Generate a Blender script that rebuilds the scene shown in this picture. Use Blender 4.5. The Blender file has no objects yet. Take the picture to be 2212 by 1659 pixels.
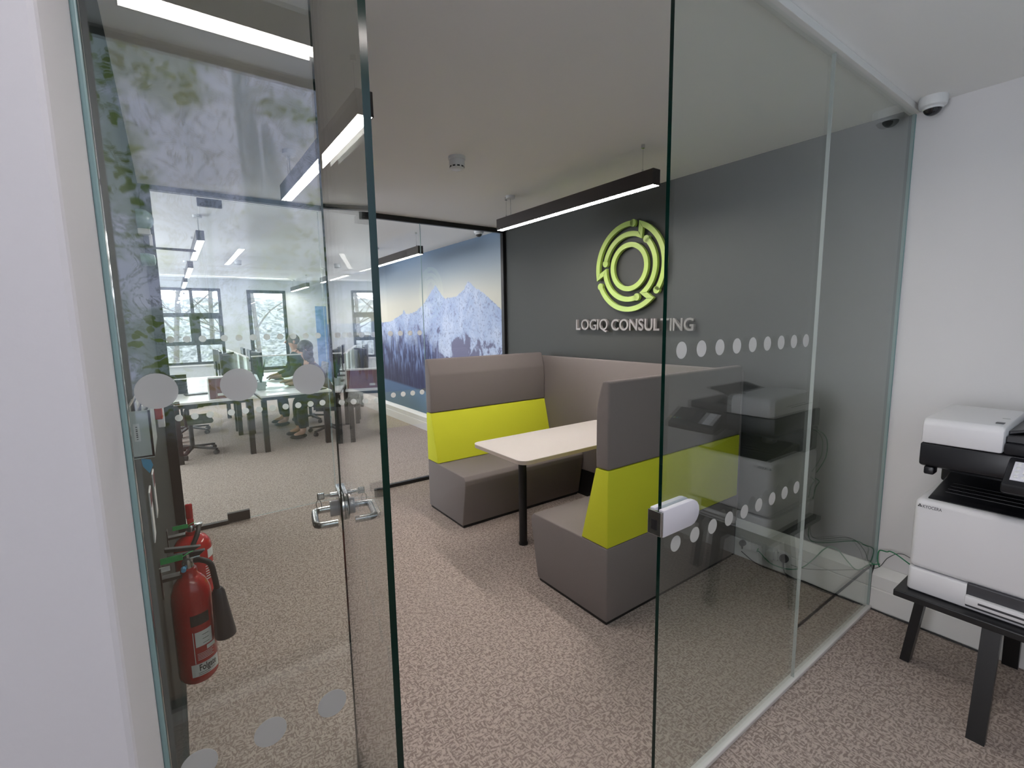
import bpy, bmesh, math, random
from mathutils import Vector, Matrix, Euler
random.seed(7)
scene = bpy.context.scene
col = scene.collection
H = 2.59                      # ceiling height
G2 = 3.506                    # far glass screen
FAR = 10.9                    # window wall of the office

# ------------------------------------------------------------------ camera
F_PX, CAM = 1019.84, Vector((-3.0402, -0.83, 1.5879))
YAW, PITCH, ROLL = 0.6231, -0.1299, -0.0157
f_ = Vector((math.sin(YAW) * math.cos(PITCH), math.cos(YAW) * math.cos(PITCH), math.sin(PITCH)))
r_ = Vector((math.cos(YAW), -math.sin(YAW), 0)); u_ = r_.cross(f_)
r2 = math.cos(ROLL) * r_ + math.sin(ROLL) * u_; u2 = -math.sin(ROLL) * r_ + math.cos(ROLL) * u_
cam_d = bpy.data.cameras.new('camera'); cam = bpy.data.objects.new('camera', cam_d); col.objects.link(cam)
cam_d.sensor_width = 36.0; cam_d.lens = F_PX * 36.0 / 2212.0; cam_d.clip_start = 0.02; cam_d.clip_end = 300
mw = Matrix((r2, u2, -f_)).transposed().to_4x4(); mw.translation = CAM; cam.matrix_world = mw
scene.camera = cam

# ------------------------------------------------------------------ world, light, exposure
world = bpy.data.worlds.new('overcast_sky'); scene.world = world; world.use_nodes = True
bg = world.node_tree.nodes['Background']; bg.inputs[0].default_value = (0.93, 0.93, 1.0, 1); bg.inputs[1].default_value = 14.0
scene.view_settings.view_transform = 'Standard'; scene.view_settings.look = 'None'
scene.view_settings.exposure = 0.26; scene.view_settings.gamma = 1.0; scene.view_settings.use_curve_mapping = False
scene.cycles.transparent_max_bounces = 24; scene.cycles.max_bounces = 7
scene.cycles.diffuse_bounces = 3; scene.cycles.glossy_bounces = 4; scene.cycles.use_denoising = True
scene.cycles.sample_clamp_indirect = 6.0; scene.cycles.adaptive_threshold = 0.04
OXL = -6.0                    # left side wall of the office
FILM = 2.3                   # daylight glowing through the forest film on the lobby window behind the camera
LED = 66.0                    # strength of the pendant diffusers
def area(name, loc, rot, sx, sy, power, colr, portal=False):
    l = bpy.data.lights.new(name, 'AREA'); l.shape = 'RECTANGLE'; l.size = sx; l.size_y = sy; l.energy = power; l.color = colr
    l.cycles.is_portal = portal
    o = bpy.data.objects.new(name, l); col.objects.link(o); o.location = loc; o.rotation_euler = rot; return o
# portals for daylight by the added lobby end window and by the office windows
area('added_lobby_window_portal', (-7.14, -0.82, 1.45), (0, -math.pi / 2, 0), 1.9, 1.0, 1, (1, 1, 1), True)
for wx, ww in ((-2.64, 0.95), (-1.24, 0.72)):
    area('office_window_daylight', (wx, FAR - 0.02, 1.58), (-math.pi / 2, 0, 0), ww, 1.5, 1, (1, 1, 1), True)

area('added_side_window_portal', (OXL + .02, 7.0, 1.6), (0, -math.pi / 2, 0), 1.6, 5.0, 1, (1, 1, 1), True)  # portal of the unseen side window added to brighten the office

# ------------------------------------------------------------------ materials
def mat(name, c, rough=0.5, metal=0.0, bump=0.0, bscale=60, var=0.0, spec=0.5, coat=0.0, trans=0.0):
    m = bpy.data.materials.new(name); m.use_nodes = True; nt = m.node_tree; b = nt.nodes['Principled BSDF']
    b.inputs['Base Color'].default_value = (*c, 1); b.inputs['Roughness'].default_value = rough
    b.inputs['Metallic'].default_value = metal; b.inputs['Specular IOR Level'].default_value = spec
    b.inputs['Coat Weight'].default_value = coat
    if bump or var:
        tc = nt.nodes.new('ShaderNodeTexCoord'); n = nt.nodes.new('ShaderNodeTexNoise')
        n.inputs['Scale'].default_value = bscale; n.inputs['Detail'].default_value = 4
        nt.links.new(tc.outputs['Object'], n.inputs['Vector'])
        if var:
            mx = nt.nodes.new('ShaderNodeMix'); mx.data_type = 'RGBA'
            mx.inputs[6].default_value = (*[max(0, x * (1 - var)) for x in c], 1); mx.inputs[7].default_value = (*[min(1, x * (1 + var)) for x in c], 1)
            nt.links.new(n.outputs['Fac'], mx.inputs[0]); nt.links.new(mx.outputs[2], b.inputs['Base Color'])
        if bump:
            bp = nt.nodes.new('ShaderNodeBump'); bp.inputs['Strength'].default_value = bump; bp.inputs['Distance'].default_value = 0.002
            nt.links.new(n.outputs['Fac'], bp.inputs['Height']); nt.links.new(bp.outputs[0], b.inputs['Normal'])
    return m
def emit(name, c, s):
    m = bpy.data.materials.new(name); m.use_nodes = True; nt = m.node_tree; nt.nodes.clear()
    e = nt.nodes.new('ShaderNodeEmission'); e.inputs[0].default_value = (*c, 1); e.inputs[1].default_value = s
    o = nt.nodes.new('ShaderNodeOutputMaterial'); nt.links.new(e.outputs[0], o.inputs[0]); return m
class NT:                                   # tiny helper to wire nodes
    def __init__(s, m): s.nt = m.node_tree
    def n(s, t, **kw):
        x = s.nt.nodes.new('ShaderNode' + t)
        for k, v in kw.items(): setattr(x, k, v)
        return x
    def l(s, a, b): s.nt.links.new(a, b)
    def math(s, op, a, b=0.0, clamp=False):
        x = s.n('Math', operation=op, use_clamp=clamp)
        for i, v in enumerate((a, b)):
            if hasattr(v, 'links'): s.l(v, x.inputs[i])
            else: x.inputs[i].default_value = v
        return x.outputs[0]
    def mix(s, fac, a, b):
        x = s.n('Mix', data_type='RGBA')
        for i, v in ((0, fac), (6, a), (7, b)):
            if hasattr(v, 'links'): s.l(v, x.inputs[i])
            else: x.inputs[i].default_value = v if i == 0 else (*v, 1)
        return x.outputs[2]
    def noise(s, vec, scale, detail=4, rough=0.55, dist=0.0):
        x = s.n('TexNoise'); x.inputs['Scale'].default_value = scale; x.inputs['Detail'].default_value = detail
        x.inputs['Roughness'].default_value = rough; x.inputs['Distortion'].default_value = dist; s.l(vec, x.inputs['Vector']); return x.outputs['Fac']
    def mapping(s, vec, sc=(1, 1, 1), loc=(0, 0, 0), rot=(0, 0, 0)):
        x = s.n('Mapping'); x.inputs['Scale'].default_value = sc; x.inputs['Location'].default_value = loc; x.inputs['Rotation'].default_value = rot
        s.l(vec, x.inputs['Vector']); return x.outputs[0]
    def step(s, v, lo, hi):
        x = s.n('MapRange'); x.interpolation_type = 'SMOOTHSTEP'; s.l(v, x.inputs[0]); x.inputs[1].default_value = lo; x.inputs[2].default_value = hi; return x.outputs[0]
def glass(name, tint=(0.93, 0.97, 0.95), f0=0.043):
    m = bpy.data.materials.new(name); m.use_nodes = True; m.node_tree.nodes.clear(); t = NT(m)
    g = t.n('NewGeometry'); d = t.n('VectorMath', operation='DOT_PRODUCT'); t.l(g.outputs['Incoming'], d.inputs[0]); t.l(g.outputs['Normal'], d.inputs[1])
    c = t.math('ABSOLUTE', d.outputs['Value']); q = t.math('SUBTRACT', 1.0, c, True); p = t.math('POWER', q, 5.0)
    fr = t.math('ADD', t.math('MULTIPLY', p, 1 - f0), f0)
    tr = t.n('BsdfTransparent'); tr.inputs[0].default_value = (*tint, 1)
    gl = t.n('BsdfGlossy'); gl.inputs['Roughness'].default_value = 0.0; gl.inputs[0].default_value = (0.96, 0.98, 0.98, 1)
    mx = t.n('MixShader'); t.l(fr, mx.inputs[0]); t.l(tr.outputs[0], mx.inputs[1]); t.l(gl.outputs[0], mx.inputs[2])
    o = t.n('OutputMaterial'); t.l(mx.outputs[0], o.inputs[0]); return m
M = {}
M['white_wall'] = mat('white_wall_paint', (0.71, 0.69, 0.70), 0.75, bump=0.08, bscale=180, var=0.01)
M['white_wall_dimmed'] = mat('white_wall_paint_dimmed', (0.625, 0.60, 0.62), 0.75, bump=0.08, bscale=180, var=0.01)  # darker copy of the white paint, holding down the brightness of one wall
M['ceiling'] = mat('ceiling_paint', (0.92, 0.91, 0.905), 0.85, bump=0.05, bscale=120, var=0.01)
M['charcoal'] = mat('charcoal_wall_paint', (0.052, 0.056, 0.054), 0.6, bump=0.10, bscale=220, var=0.03)
M['charcoal_l'] = mat('dark_green_grey_wall_paint', (0.045, 0.052, 0.050), 0.85, spec=0.15, bump=0.10, bscale=220, var=0.03)
M['office_wall'] = mat('pale_grey_wall_paint', (0.62, 0.64, 0.66), 0.75, var=0.01, bscale=20)
M['white_plastic'] = mat('white_plastic', (0.74, 0.74, 0.75), 0.35, var=0.01, bscale=15)
M['trunking'] = mat('white_trunking_plastic', (0.76, 0.75, 0.74), 0.4, var=0.01, bscale=15)
M['printer_white'] = mat('off_white_printer_plastic', (0.70, 0.69, 0.71), 0.45, bump=0.05, bscale=500, var=0.01)
M['printer_black'] = mat('black_printer_plastic', (0.012, 0.012, 0.015), 0.35, bump=0.05, bscale=500, var=0.1)
M['printer_grey'] = mat('dark_grey_printer_plastic', (0.045, 0.045, 0.052), 0.4, var=0.1, bscale=40)
M['black_metal'] = mat('black_powder_coat', (0.010, 0.010, 0.011), 0.4, bump=0.04, bscale=400, var=0.1)
M['bronze'] = mat('dark_brown_anodised_metal', (0.040, 0.032, 0.030), 0.42, metal=0.3, var=0.05, bscale=30)
M['black_wood'] = mat('black_stained_wood', (0.010, 0.010, 0.011), 0.35, bump=0.1, bscale=90, var=0.2)
M['chrome'] = mat('satin_stainless_steel', (0.62, 0.63, 0.64), 0.22, metal=1.0, var=0.02, bscale=200)
M['alu'] = mat('silver_grey_fitting', (0.74, 0.73, 0.80), 0.38, metal=0.15, var=0.01, bscale=100)
M['grey_fabric'] = mat('warm_grey_booth_fabric', (0.222, 0.195, 0.190), 0.85, bump=0.5, bscale=900, var=0.10)
M['lime_fabric'] = mat('lime_green_booth_fabric', (0.70, 0.73, 0.032), 0.8, bump=0.4, bscale=900, var=0.04)
M['laminate'] = mat('cream_white_laminate', (0.72, 0.68, 0.645), 0.38, var=0.01, bscale=10)
M['ply_edge'] = mat('beige_table_edging', (0.50, 0.43, 0.38), 0.5, var=0.06, bscale=80)
M['logo_green'] = mat('leaf_green_acrylic', (0.40, 0.56, 0.11), 0.35, var=0.02, bscale=20)
M['letter'] = mat('grey_metal_lettering', (0.30, 0.28, 0.275), 0.45, metal=0.2, var=0.03, bscale=60)
M['red'] = mat('glossy_red_enamel', (0.42, 0.008, 0.010), 0.22, var=0.03, bscale=8, coat=0.4)
M['rubber'] = mat('black_rubber', (0.012, 0.012, 0.014), 0.55, var=0.1, bscale=60)
M['horn'] = mat('dark_blue_black_plastic', (0.018, 0.022, 0.032), 0.4, var=0.1, bscale=30)
M['green_tag'] = mat('green_plastic_tag', (0.01, 0.34, 0.09), 0.4, var=0.05, bscale=60)
M['label_white'] = mat('white_printed_label', (0.70, 0.70, 0.70), 0.5, var=0.02, bscale=40)
M['ink'] = mat('black_print_ink', (0.02, 0.02, 0.022), 0.5, var=0.1, bscale=50)
M['blue_note'] = mat('sky_blue_paper', (0.10, 0.36, 0.60), 0.7, var=0.03, bscale=30)
M['grey_box'] = mat('pale_grey_plastic_box', (0.50, 0.54, 0.54), 0.5, var=0.02, bscale=20)
M['paper'] = mat('cream_paper', (0.62, 0.60, 0.54), 0.8, var=0.04, bscale=60)
def frosted(nm, al, tl, tp):
    m = bpy.data.materials.new(nm); m.use_nodes = True; m.node_tree.nodes.clear(); t = NT(m)
    d = t.n('BsdfDiffuse'); d.inputs[0].default_value = (al, al, al, 1); q = t.n('BsdfTranslucent'); q.inputs[0].default_value = (al, al, al, 1)
    a = t.n('MixShader'); a.inputs[0].default_value = tl; t.l(d.outputs[0], a.inputs[1]); t.l(q.outputs[0], a.inputs[2])
    tr = t.n('BsdfTransparent'); b = t.n('MixShader'); b.inputs[0].default_value = tp; t.l(a.outputs[0], b.inputs[1]); t.l(tr.outputs[0], b.inputs[2])
    o = t.n('OutputMaterial'); t.l(b.outputs[0], o.inputs[0]); return m
M['dot'] = frosted('frosted_white_vinyl', .66, .40, .28); M['dot_far'] = frosted('opaque_whitened_vinyl', .90, .5, .08)  # far dots are whiter and denser to offset the dim light there
M['glass_edge'] = mat('dark_green_glass_edge', (0.002, 0.022, 0.016), 0.14, var=0.2, bscale=6, spec=0.4)
M['glass_edge_pale'] = mat('pale_green_glass_edge', (0.22, 0.33, 0.33), 0.25, var=0.05, bscale=6)
M['joint'] = mat('clear_silicone_joint', (0.46, 0.50, 0.49), 0.3, var=0.03, bscale=40)
M['glass'] = glass('clear_green_tinted_glass', (0.93, 0.96, 0.945), 0.072)
M['glass_leaf'] = glass('clear_glass_of_door', (0.93, 0.955, 0.94), 0.043)
M['glass_thin'] = glass('clear_low_iron_glass', (0.96, 0.975, 0.97), 0.043)
M['acrylic'] = glass('clear_acrylic_screen', (0.90, 0.95, 0.93), 0.04)
M['led'] = emit('warm_white_led_diffuser', (1.0, 0.915, 0.865), LED)
M['led_cool'] = emit('neutral_white_led_diffuser', (1.0, 0.91, 0.87), LED * 0.42)
M['led_off'] = emit('office_led_diffuser', (1.0, 0.93, 0.88), LED * 0.62)
M['green_led'] = emit('green_indicator', (0.05, 1.0, 0.4), 6)
M['black_gloss'] = mat('black_glossy_dome', (0.006, 0.006, 0.010), 0.08, var=0.1, bscale=10, coat=0.5)
M['green_cable'] = mat('green_cable_sheath', (0.02, 0.20, 0.09), 0.45, var=0.03, bscale=60)
M['dark_cable'] = mat('dark_grey_cable_sheath', (0.02, 0.028, 0.028), 0.5, var=0.1, bscale=60)
M['white_cable'] = mat('white_cable_sheath', (0.6, 0.6, 0.6), 0.5, var=0.03, bscale=60)
M['maroon'] = mat('maroon_fabric_board', (0.16, 0.045, 0.060), 0.8, bump=0.3, bscale=600, var=0.08)
M['desk_white'] = mat('white_desk_laminate', (0.78, 0.78, 0.78), 0.3, var=0.01, bscale=10)
M['screen_fabric'] = mat('pale_grey_green_screen_fabric', (0.46, 0.52, 0.48), 0.8, bump=0.2, bscale=500, var=0.04)
M['monitor'] = mat('black_monitor_plastic', (0.012, 0.012, 0.014), 0.35, var=0.1, bscale=40)
M['display'] = mat('dark_display_glass', (0.015, 0.018, 0.028), 0.12, var=0.1, bscale=4)
M['chair_black'] = mat('black_chair_nylon', (0.013, 0.013, 0.015), 0.5, var=0.1, bscale=60)
M['chair_green'] = mat('olive_green_seat_fabric', (0.07, 0.09, 0.03), 0.85, bump=0.3, bscale=500, var=0.1)
M['skin'] = mat('skin', (0.50, 0.29, 0.21), 0.5, var=0.05, bscale=40)
M['hair_dark'] = mat('dark_brown_hair', (0.020, 0.010, 0.008), 0.45, bump=0.5, bscale=200, var=0.3)
M['hair_grey'] = mat('short_greying_hair', (0.10, 0.085, 0.075), 0.7, bump=0.5, bscale=300, var=0.3)
M['plum'] = mat('plum_cardigan_knit', (0.070, 0.035, 0.055), 0.9, bump=0.5, bscale=400, var=0.15)
M['navy'] = mat('grey_green_jumper_knit', (0.045, 0.070, 0.075), 0.9, bump=0.4, bscale=400, var=0.1)
M['trousers'] = mat('black_trousers', (0.012, 0.012, 0.016), 0.85, bump=0.3, bscale=400, var=0.15)
M['leaf'] = mat('plant_leaf_green', (0.07, 0.16, 0.035), 0.5, var=0.3, bscale=20)
M['bark'] = mat('grey_tree_bark', (0.03, 0.027, 0.026), 0.9, bump=0.6, bscale=30, var=0.3)
M['blue_panel'] = mat('mid_blue_printed_panel', (0.10, 0.22, 0.42), 0.6, var=0.35, bscale=9)
M['frame_grey'] = mat('dark_grey_window_frame', (0.022, 0.026, 0.030), 0.45, var=0.1, bscale=40)

def carpet():
    m = bpy.data.materials.new('woven_taupe_carpet'); m.use_nodes = True; t = NT(m); b = m.node_tree.nodes['Principled BSDF']
    tc = t.n('TexCoord').outputs['Object']
    warp = t.noise(t.mapping(tc, (9, 9, 1)), 1.0, 2)
    a = t.noise(t.mapping(tc, (50, 125, 1)), 1.0, 1, 0.5, 0.3); c = t.noise(t.mapping(tc, (125, 50, 1)), 1.0, 1, 0.5, 0.3)
    sa = t.step(a, 0.40, 0.58); sc = t.step(c, 0.40, 0.58)
    pick = t.step(t.noise(tc, 34, 1), 0.44, 0.56)
    st = t.math('ADD', t.math('MULTIPLY', sa, pick), t.math('MULTIPLY', sc, t.math('SUBTRACT', 1.0, pick)), True)
    fine = t.noise(tc, 420, 2); big = t.noise(tc, 1.1, 3)
    base = t.mix(t.math('MULTIPLY', st, 0.85), (0.285, 0.232, 0.205), (0.615, 0.520, 0.468))
    base = t.mix(t.math('MULTIPLY', fine, 0.35), base, (0.27, 0.225, 0.205))
    base = t.mix(t.math('MULTIPLY', t.step(big, 0.45, 0.7), 0.18), base, (0.36, 0.315, 0.29))
    t.l(base, b.inputs['Base Color']); b.inputs['Roughness'].default_value = 0.95; b.inputs['Specular IOR Level'].default_value = 0.1
    bp = t.n('Bump'); bp.inputs['Strength'].default_value = 0.5; bp.inputs['Distance'].default_value = 0.003
    t.l(t.math('ADD', st, t.math('MULTIPLY', fine, 0.5)), bp.inputs['Height']); t.l(bp.outputs[0], b.inputs['Normal']); return m
M['carpet'] = carpet()

def mountain():
    m = bpy.data.materials.new('snowy_mountain_wall_print'); m.use_nodes = True; t = NT(m); b = m.node_tree.nodes['Principled BSDF']
    b.inputs['Roughness'].default_value = 0.55; tc = t.n('TexCoord').outputs['Object']
    s = t.n('SeparateXYZ'); t.l(tc, s.inputs[0]); Y, Z = s.outputs[1], s.outputs[2]
    mr = t.n('MapRange'); t.l(Y, mr.inputs[0]); mr.inputs[1].default_value = 3.4; mr.inputs[2].default_value = 8.4
    fc = t.n('FloatCurve'); t.l(mr.outputs[0], fc.inputs[1]); cv = fc.mapping.curves[0]
    pts = [(3.4, 1.66), (3.70, 1.80), (3.98, 1.96), (4.16, 2.02), (4.285, 2.11), (4.42, 2.00), (4.62, 1.93), (4.93, 1.925), (5.06, 2.02), (5.17, 2.115), (5.30, 2.05), (5.46, 1.95), (5.62, 1.86),
           (5.85, 1.78), (6.10, 1.745), (6.26, 1.76), (6.30, 1.83), (6.36, 1.76), (6.55, 1.71), (6.85, 1.64), (7.2, 1.62), (7.7, 1.655), (8.4, 1.62)]
    P = [((y - 3.4) / 5.0, z / 2.6) for y, z in pts]
    cv.points[0].location = P[0]; cv.points[1].location = P[-1]
    for p in P[1:-1]: cv.points.new(*p)
    for p in cv.points: p.handle_type = 'VECTOR'
    fc.mapping.update()
    jag = t.noise(tc, 14, 6, 0.7)
    ridge = t.math('ADD', t.math('MULTIPLY', fc.outputs[0], 2.6), t.math('MULTIPLY', t.math('SUBTRACT', jag, 0.5), 0.09))
    below = t.step(t.math('SUBTRACT', ridge, Z), 0.0, 0.008)
    sky = t.n('ValToRGB'); e = sky.color_ramp.elements
    e[0].position = 0.60; e[0].color = (0.60, 0.56, 0.44, 1); e[1].position = 1.0; e[1].color = (0.15, 0.23, 0.35, 1)
    for p, c in ((0.74, (0.55, 0.54, 0.47, 1)), (0.86, (0.33, 0.38, 0.42, 1))):
        q = e.new(p); q.color = c
    zn = t.math('DIVIDE', Z, 2.6); t.l(zn, sky.inputs[0])
    tilt = t.mapping(tc, (1, 1.0, 0.75), rot=(0.5, 0, 0))
    n1 = t.noise(tilt, 3.2, 9, 0.62, 0.6); n2 = t.noise(t.mapping(tc, (1, 14, 3.2)), 1.0, 6, 0.6, 0.5); n3 = t.noise(tc, 22, 6, 0.7, 0.8)
    thr = t.math('ADD', n1, t.math('MULTIPLY', t.math('SUBTRACT', Z, 1.35), 0.42))
    rock = t.math('SUBTRACT', 1.0, t.step(thr, 0.44, 0.49))
    spk = t.math('SUBTRACT', 1.0, t.step(n3, 0.40, 0.47))
    snow = t.mix(t.step(n1, 0.35, 0.7), (0.30, 0.38, 0.58), (0.48, 0.55, 0.70))
    mtn = t.mix(t.math('MAXIMUM', rock, t.math('MULTIPLY', spk, 0.55)), snow, (0.125, 0.125, 0.215))
    lowm = t.math('SUBTRACT', 1.0, t.step(t.math('ADD', Z, t.math('MULTIPLY', n1, 0.5)), 1.35, 1.90))
    streak = t.mix(t.step(n2, 0.44, 0.62), (0.016, 0.024, 0.095), (0.20, 0.28, 0.52))
    mtn = t.mix(t.math('MULTIPLY', lowm, t.step(Y, 4.9, 5.5)), mtn, streak)
    deep = t.math('SUBTRACT', 1.0, t.step(t.math('ADD', Z, t.math('MULTIPLY', n2, 0.35)), 0.95, 1.35))
    mtn = t.mix(t.math('MULTIPLY', deep, 0.88), mtn, (0.020, 0.024, 0.085))
    lake = t.math('SUBTRACT', 1.0, t.step(t.math('ADD', Z, t.math('MULTIPLY', t.math('SUBTRACT', Y, 5.5), -0.03)), 0.55, 0.60))
    mtn = t.mix(lake, mtn, t.mix(t.step(Z, 0.2, 0.6), (0.085, 0.17, 0.29), (0.10, 0.20, 0.38)))
    t.l(t.mix(below, sky.outputs[0], mtn), b.inputs['Base Color']); return m
M['mountain'] = mountain()

def forest():
    m = bpy.data.materials.new('glowing_forest_window_film'); m.use_nodes = True; t = NT(m); b = m.node_tree.nodes['Principled BSDF']
    b.inputs['Roughness'].default_value = 0.6; tc = t.n('TexCoord').outputs['Object']
    s = t.n('SeparateXYZ'); t.l(tc, s.inputs[0]); X, Z = s.outputs[0], s.outputs[2]
    base = t.mix(t.noise(tc, 2.2, 3), (0.25, 0.31, 0.52), (0.74, 0.76, 0.95))
    far = t.noise(t.mapping(tc, (5.5, 1, 0.35), rot=(0, 0.18, 0)), 1.0, 3, 0.5, 0.5)
    base = t.mix(t.math('MULTIPLY', t.step(far, 0.52, 0.58), 0.80), base, (0.12, 0.19, 0.26))
    near = t.noise(t.mapping(tc, (2.6, 1, 0.22), loc=(3.3, 0, 0), rot=(0, -0.12, 0)), 1.0, 2, 0.4, 0.7)
    base = t.mix(t.step(near, 0.57, 0.60), base, (0.035, 0.055, 0.07))
    br = t.noise(t.mapping(tc, (7, 1, 7)), 1.0, 8, 0.75, 1.6)
    ridg = t.math('ABSOLUTE', t.math('SUBTRACT', br, 0.5))
    base = t.mix(t.math('MULTIPLY', t.math('SUBTRACT', 1.0, t.step(ridg, 0.008, 0.020)), 0.7), base, (0.07, 0.09, 0.10))
    zone = t.step(t.noise(t.mapping(tc, (2.6, 1, 3.4), rot=(0, 0.4, 0)), 1.0, 4, 0.6), 0.43, 0.54)
    v = t.n('TexVoronoi'); v.inputs['Scale'].default_value = 21; wn = t.n('TexNoise'); wn.inputs['Scale'].default_value = 11; wn.inputs['Detail'].default_value = 3; t.l(tc, wn.inputs['Vector'])
    wv = t.n('VectorMath', operation='MULTIPLY_ADD'); t.l(wn.outputs['Color'], wv.inputs[0]); wv.inputs[1].default_value = (.16, .16, .16); t.l(t.mapping(tc, (1.0, 1, 1.7), rot=(0, .5, 0)), wv.inputs[2]); t.l(wv.outputs[0], v.inputs['Vector'])
    leaf = t.math('MULTIPLY', t.math('SUBTRACT', 1.0, t.step(v.outputs['Distance'], 0.34, 0.44)), zone)
    base = t.mix(t.math('MULTIPLY', zone, 0.62), base, (0.08, 0.15, 0.08))
    base = t.mix(leaf, base, t.mix(t.noise(tc, 9, 2), (0.010, 0.022, 0.010), (0.16, 0.25, 0.05)))
    floor_ = t.mix(t.noise(tc, 7, 5), (0.022, 0.014, 0.010), (0.075, 0.050, 0.036))  # forest floor darkened in the glow, in place of the camera holder's dark reflection
    base = t.mix(t.math('SUBTRACT', 1.0, t.step(t.math('ADD', Z, t.math('MULTIPLY', far, 0.3)), 1.20, 1.55)), base, floor_)
    b.inputs['Base Color'].default_value = (.05, .05, .05, 1); t.l(base, b.inputs['Emission Color']); b.inputs['Emission Strength'].default_value = FILM; return m  # film emits its own light in place of the daylight behind it
M['forest'] = forest()
def bank_mat():
    m = mat('speckled_grey_bank', (0.3, 0.3, 0.3), 0.9); t = NT(m); b = m.node_tree.nodes['Principled BSDF']; tc = t.n('TexCoord').outputs['Object']
    c = t.mix(t.step(t.noise(tc, 6, 8, 0.8, 0.6), 0.42, 0.58), (0.012, 0.015, 0.016), (0.085, 0.090, 0.094))
    t.l(c, b.inputs['Base Color']); return m
M['bank'] = bank_mat()

# ------------------------------------------------------------------ mesh helpers
def tv(bm, vs, Mx):
    for v in vs: v.co = Mx @ v.co
class B:
    def __init__(s): s.bm = bmesh.new()
    def box(s, x0, x1, y0, y1, z0, z1, bev=0.0, seg=2, Mx=None):
        r = bmesh.ops.create_cube(s.bm, size=1.0); vs = r['verts']
        for v in vs: v.co = Vector(((x0 + x1) / 2 + v.co.x * (x1 - x0), (y0 + y1) / 2 + v.co.y * (y1 - y0), (z0 + z1) / 2 + v.co.z * (z1 - z0)))
        if Mx: tv(s.bm, vs, Mx)
        if bev: bmesh.ops.bevel(s.bm, geom=list({e for v in vs for e in v.link_edges}), offset=bev, segments=seg, affect='EDGES', profile=0.5)
        return s
    def cyl(s, a, b, r0, r1=None, n=20, caps=True):
        a, b = Vector(a), Vector(b); d = b - a; r1 = r0 if r1 is None else r1
        r = bmesh.ops.create_cone(s.bm, cap_ends=caps, segments=n, radius1=r0, radius2=r1, depth=d.length)
        q = d.to_track_quat('Z', 'Y').to_matrix().to_4x4(); q.translation = (a + b) / 2; tv(s.bm, r['verts'], q); return s
    def lathe(s, prof, o=(0, 0, 0), ax='Z', n=28):
        rings = []
        for r, h in prof:
            ring = []
            for k in range(n):
                t = 2 * math.pi * k / n; p = (r * math.cos(t), r * math.sin(t), h)
                if ax == 'X': p = (h, p[0], p[1])
                if ax == 'Y': p = (p[0], h, p[1])
                ring.append(s.bm.verts.new(Vector(o) + Vector(p)))
            rings.append(ring)
        for a, b in zip(rings, rings[1:]):
            for k in range(n): s.bm.faces.new((a[k], a[(k + 1) % n], b[(k + 1) % n], b[k]))
        s.bm.faces.new(list(reversed(rings[0]))); s.bm.faces.new(rings[-1]); return s
    def prism(s, poly, ax, lo, hi, bev=0.0, seg=2):
        def P(u, v, w): return {'X': (w, u, v), 'Y': (u, w, v), 'Z': (u, v, w)}[ax]
        a = [s.bm.verts.new(P(u, v, lo)) for u, v in poly]; b = [s.bm.verts.new(P(u, v, hi)) for u, v in poly]; n = len(poly)
        fs = [s.bm.faces.new(list(reversed(a))), s.bm.faces.new(b)] + [s.bm.faces.new((a[k], a[(k + 1) % n], b[(k + 1) % n], b[k])) for k in range(n)]
        bmesh.ops.recalc_face_normals(s.bm, faces=fs)
        if bev: bmesh.ops.bevel(s.bm, geom=list({e for f in fs for e in f.edges}), offset=bev, segments=seg, affect='EDGES', profile=0.5)
        return s
    def tube(s, pts, r, n=8, smooth=6, taper=1.0):
        P = [Vector(p) for p in pts]
        if smooth > 1 and len(P) > 2:
            Q = []
            for i in range(len(P) - 1):
                p0, p1, p2, p3 = P[max(i - 1, 0)], P[i], P[i + 1], P[min(i + 2, len(P) - 1)]
                for k in range(smooth):
                    t = k / smooth
                    Q.append(0.5 * ((2 * p1) + (p2 - p0) * t + (2 * p0 - 5 * p1 + 4 * p2 - p3) * t * t + (3 * p1 - p0 - 3 * p2 + p3) * t ** 3))
            P = Q + [P[-1]]
        d0 = (P[1] - P[0]).normalized(); up = d0.orthogonal().normalized(); rings = []
        for i, p in enumerate(P):
            d = (P[min(i + 1, len(P) - 1)] - P[max(i - 1, 0)]).normalized(); up = (up - d * up.dot(d)).normalized(); w = d.cross(up)
            rr = r * (1 + (taper - 1) * i / (len(P) - 1))
            rings.append([s.bm.verts.new(p + (up * math.cos(2 * math.pi * k / n) + w * math.sin(2 * math.pi * k / n)) * rr) for k in range(n)])
        for a, b in zip(rings, rings[1:]):
            for k in range(n): s.bm.faces.new((a[k], a[(k + 1) % n], b[(k + 1) % n], b[k]))
        s.bm.faces.new(list(reversed(rings[0]))); s.bm.faces.new(rings[-1]); return s
    def ball(s, c, r, sc=(1, 1, 1), n=16):
        q = bmesh.ops.create_uvsphere(s.bm, u_segments=n, v_segments=max(8, n // 2 + 2), radius=r)
        for v in q['verts']: v.co = Vector(c) + Vector((v.co.x * sc[0], v.co.y * sc[1], v.co.z * sc[2]))
        return s
    def quad(s, *p): s.bm.faces.new([s.bm.verts.new(q) for q in p]); return s
    def xf(s, Mx): tv(s.bm, s.bm.verts, Mx); return s
    def make(s, name, m, parent=None, smooth=False, mats=None, pick=None):
        bmesh.ops.recalc_face_normals(s.bm, faces=s.bm.faces)
        me = bpy.data.meshes.new(name); s.bm.to_mesh(me); s.bm.free()
        for k in (mats or [m]): me.materials.append(M[k])
        if pick:
            for p in me.polygons: p.material_index = pick(p)
        if smooth:
            for p in me.polygons: p.use_smooth = True
            try: me.set_sharp_from_angle(angle=math.radians(38))
            except Exception: pass
        return link(name, me, parent)
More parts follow.
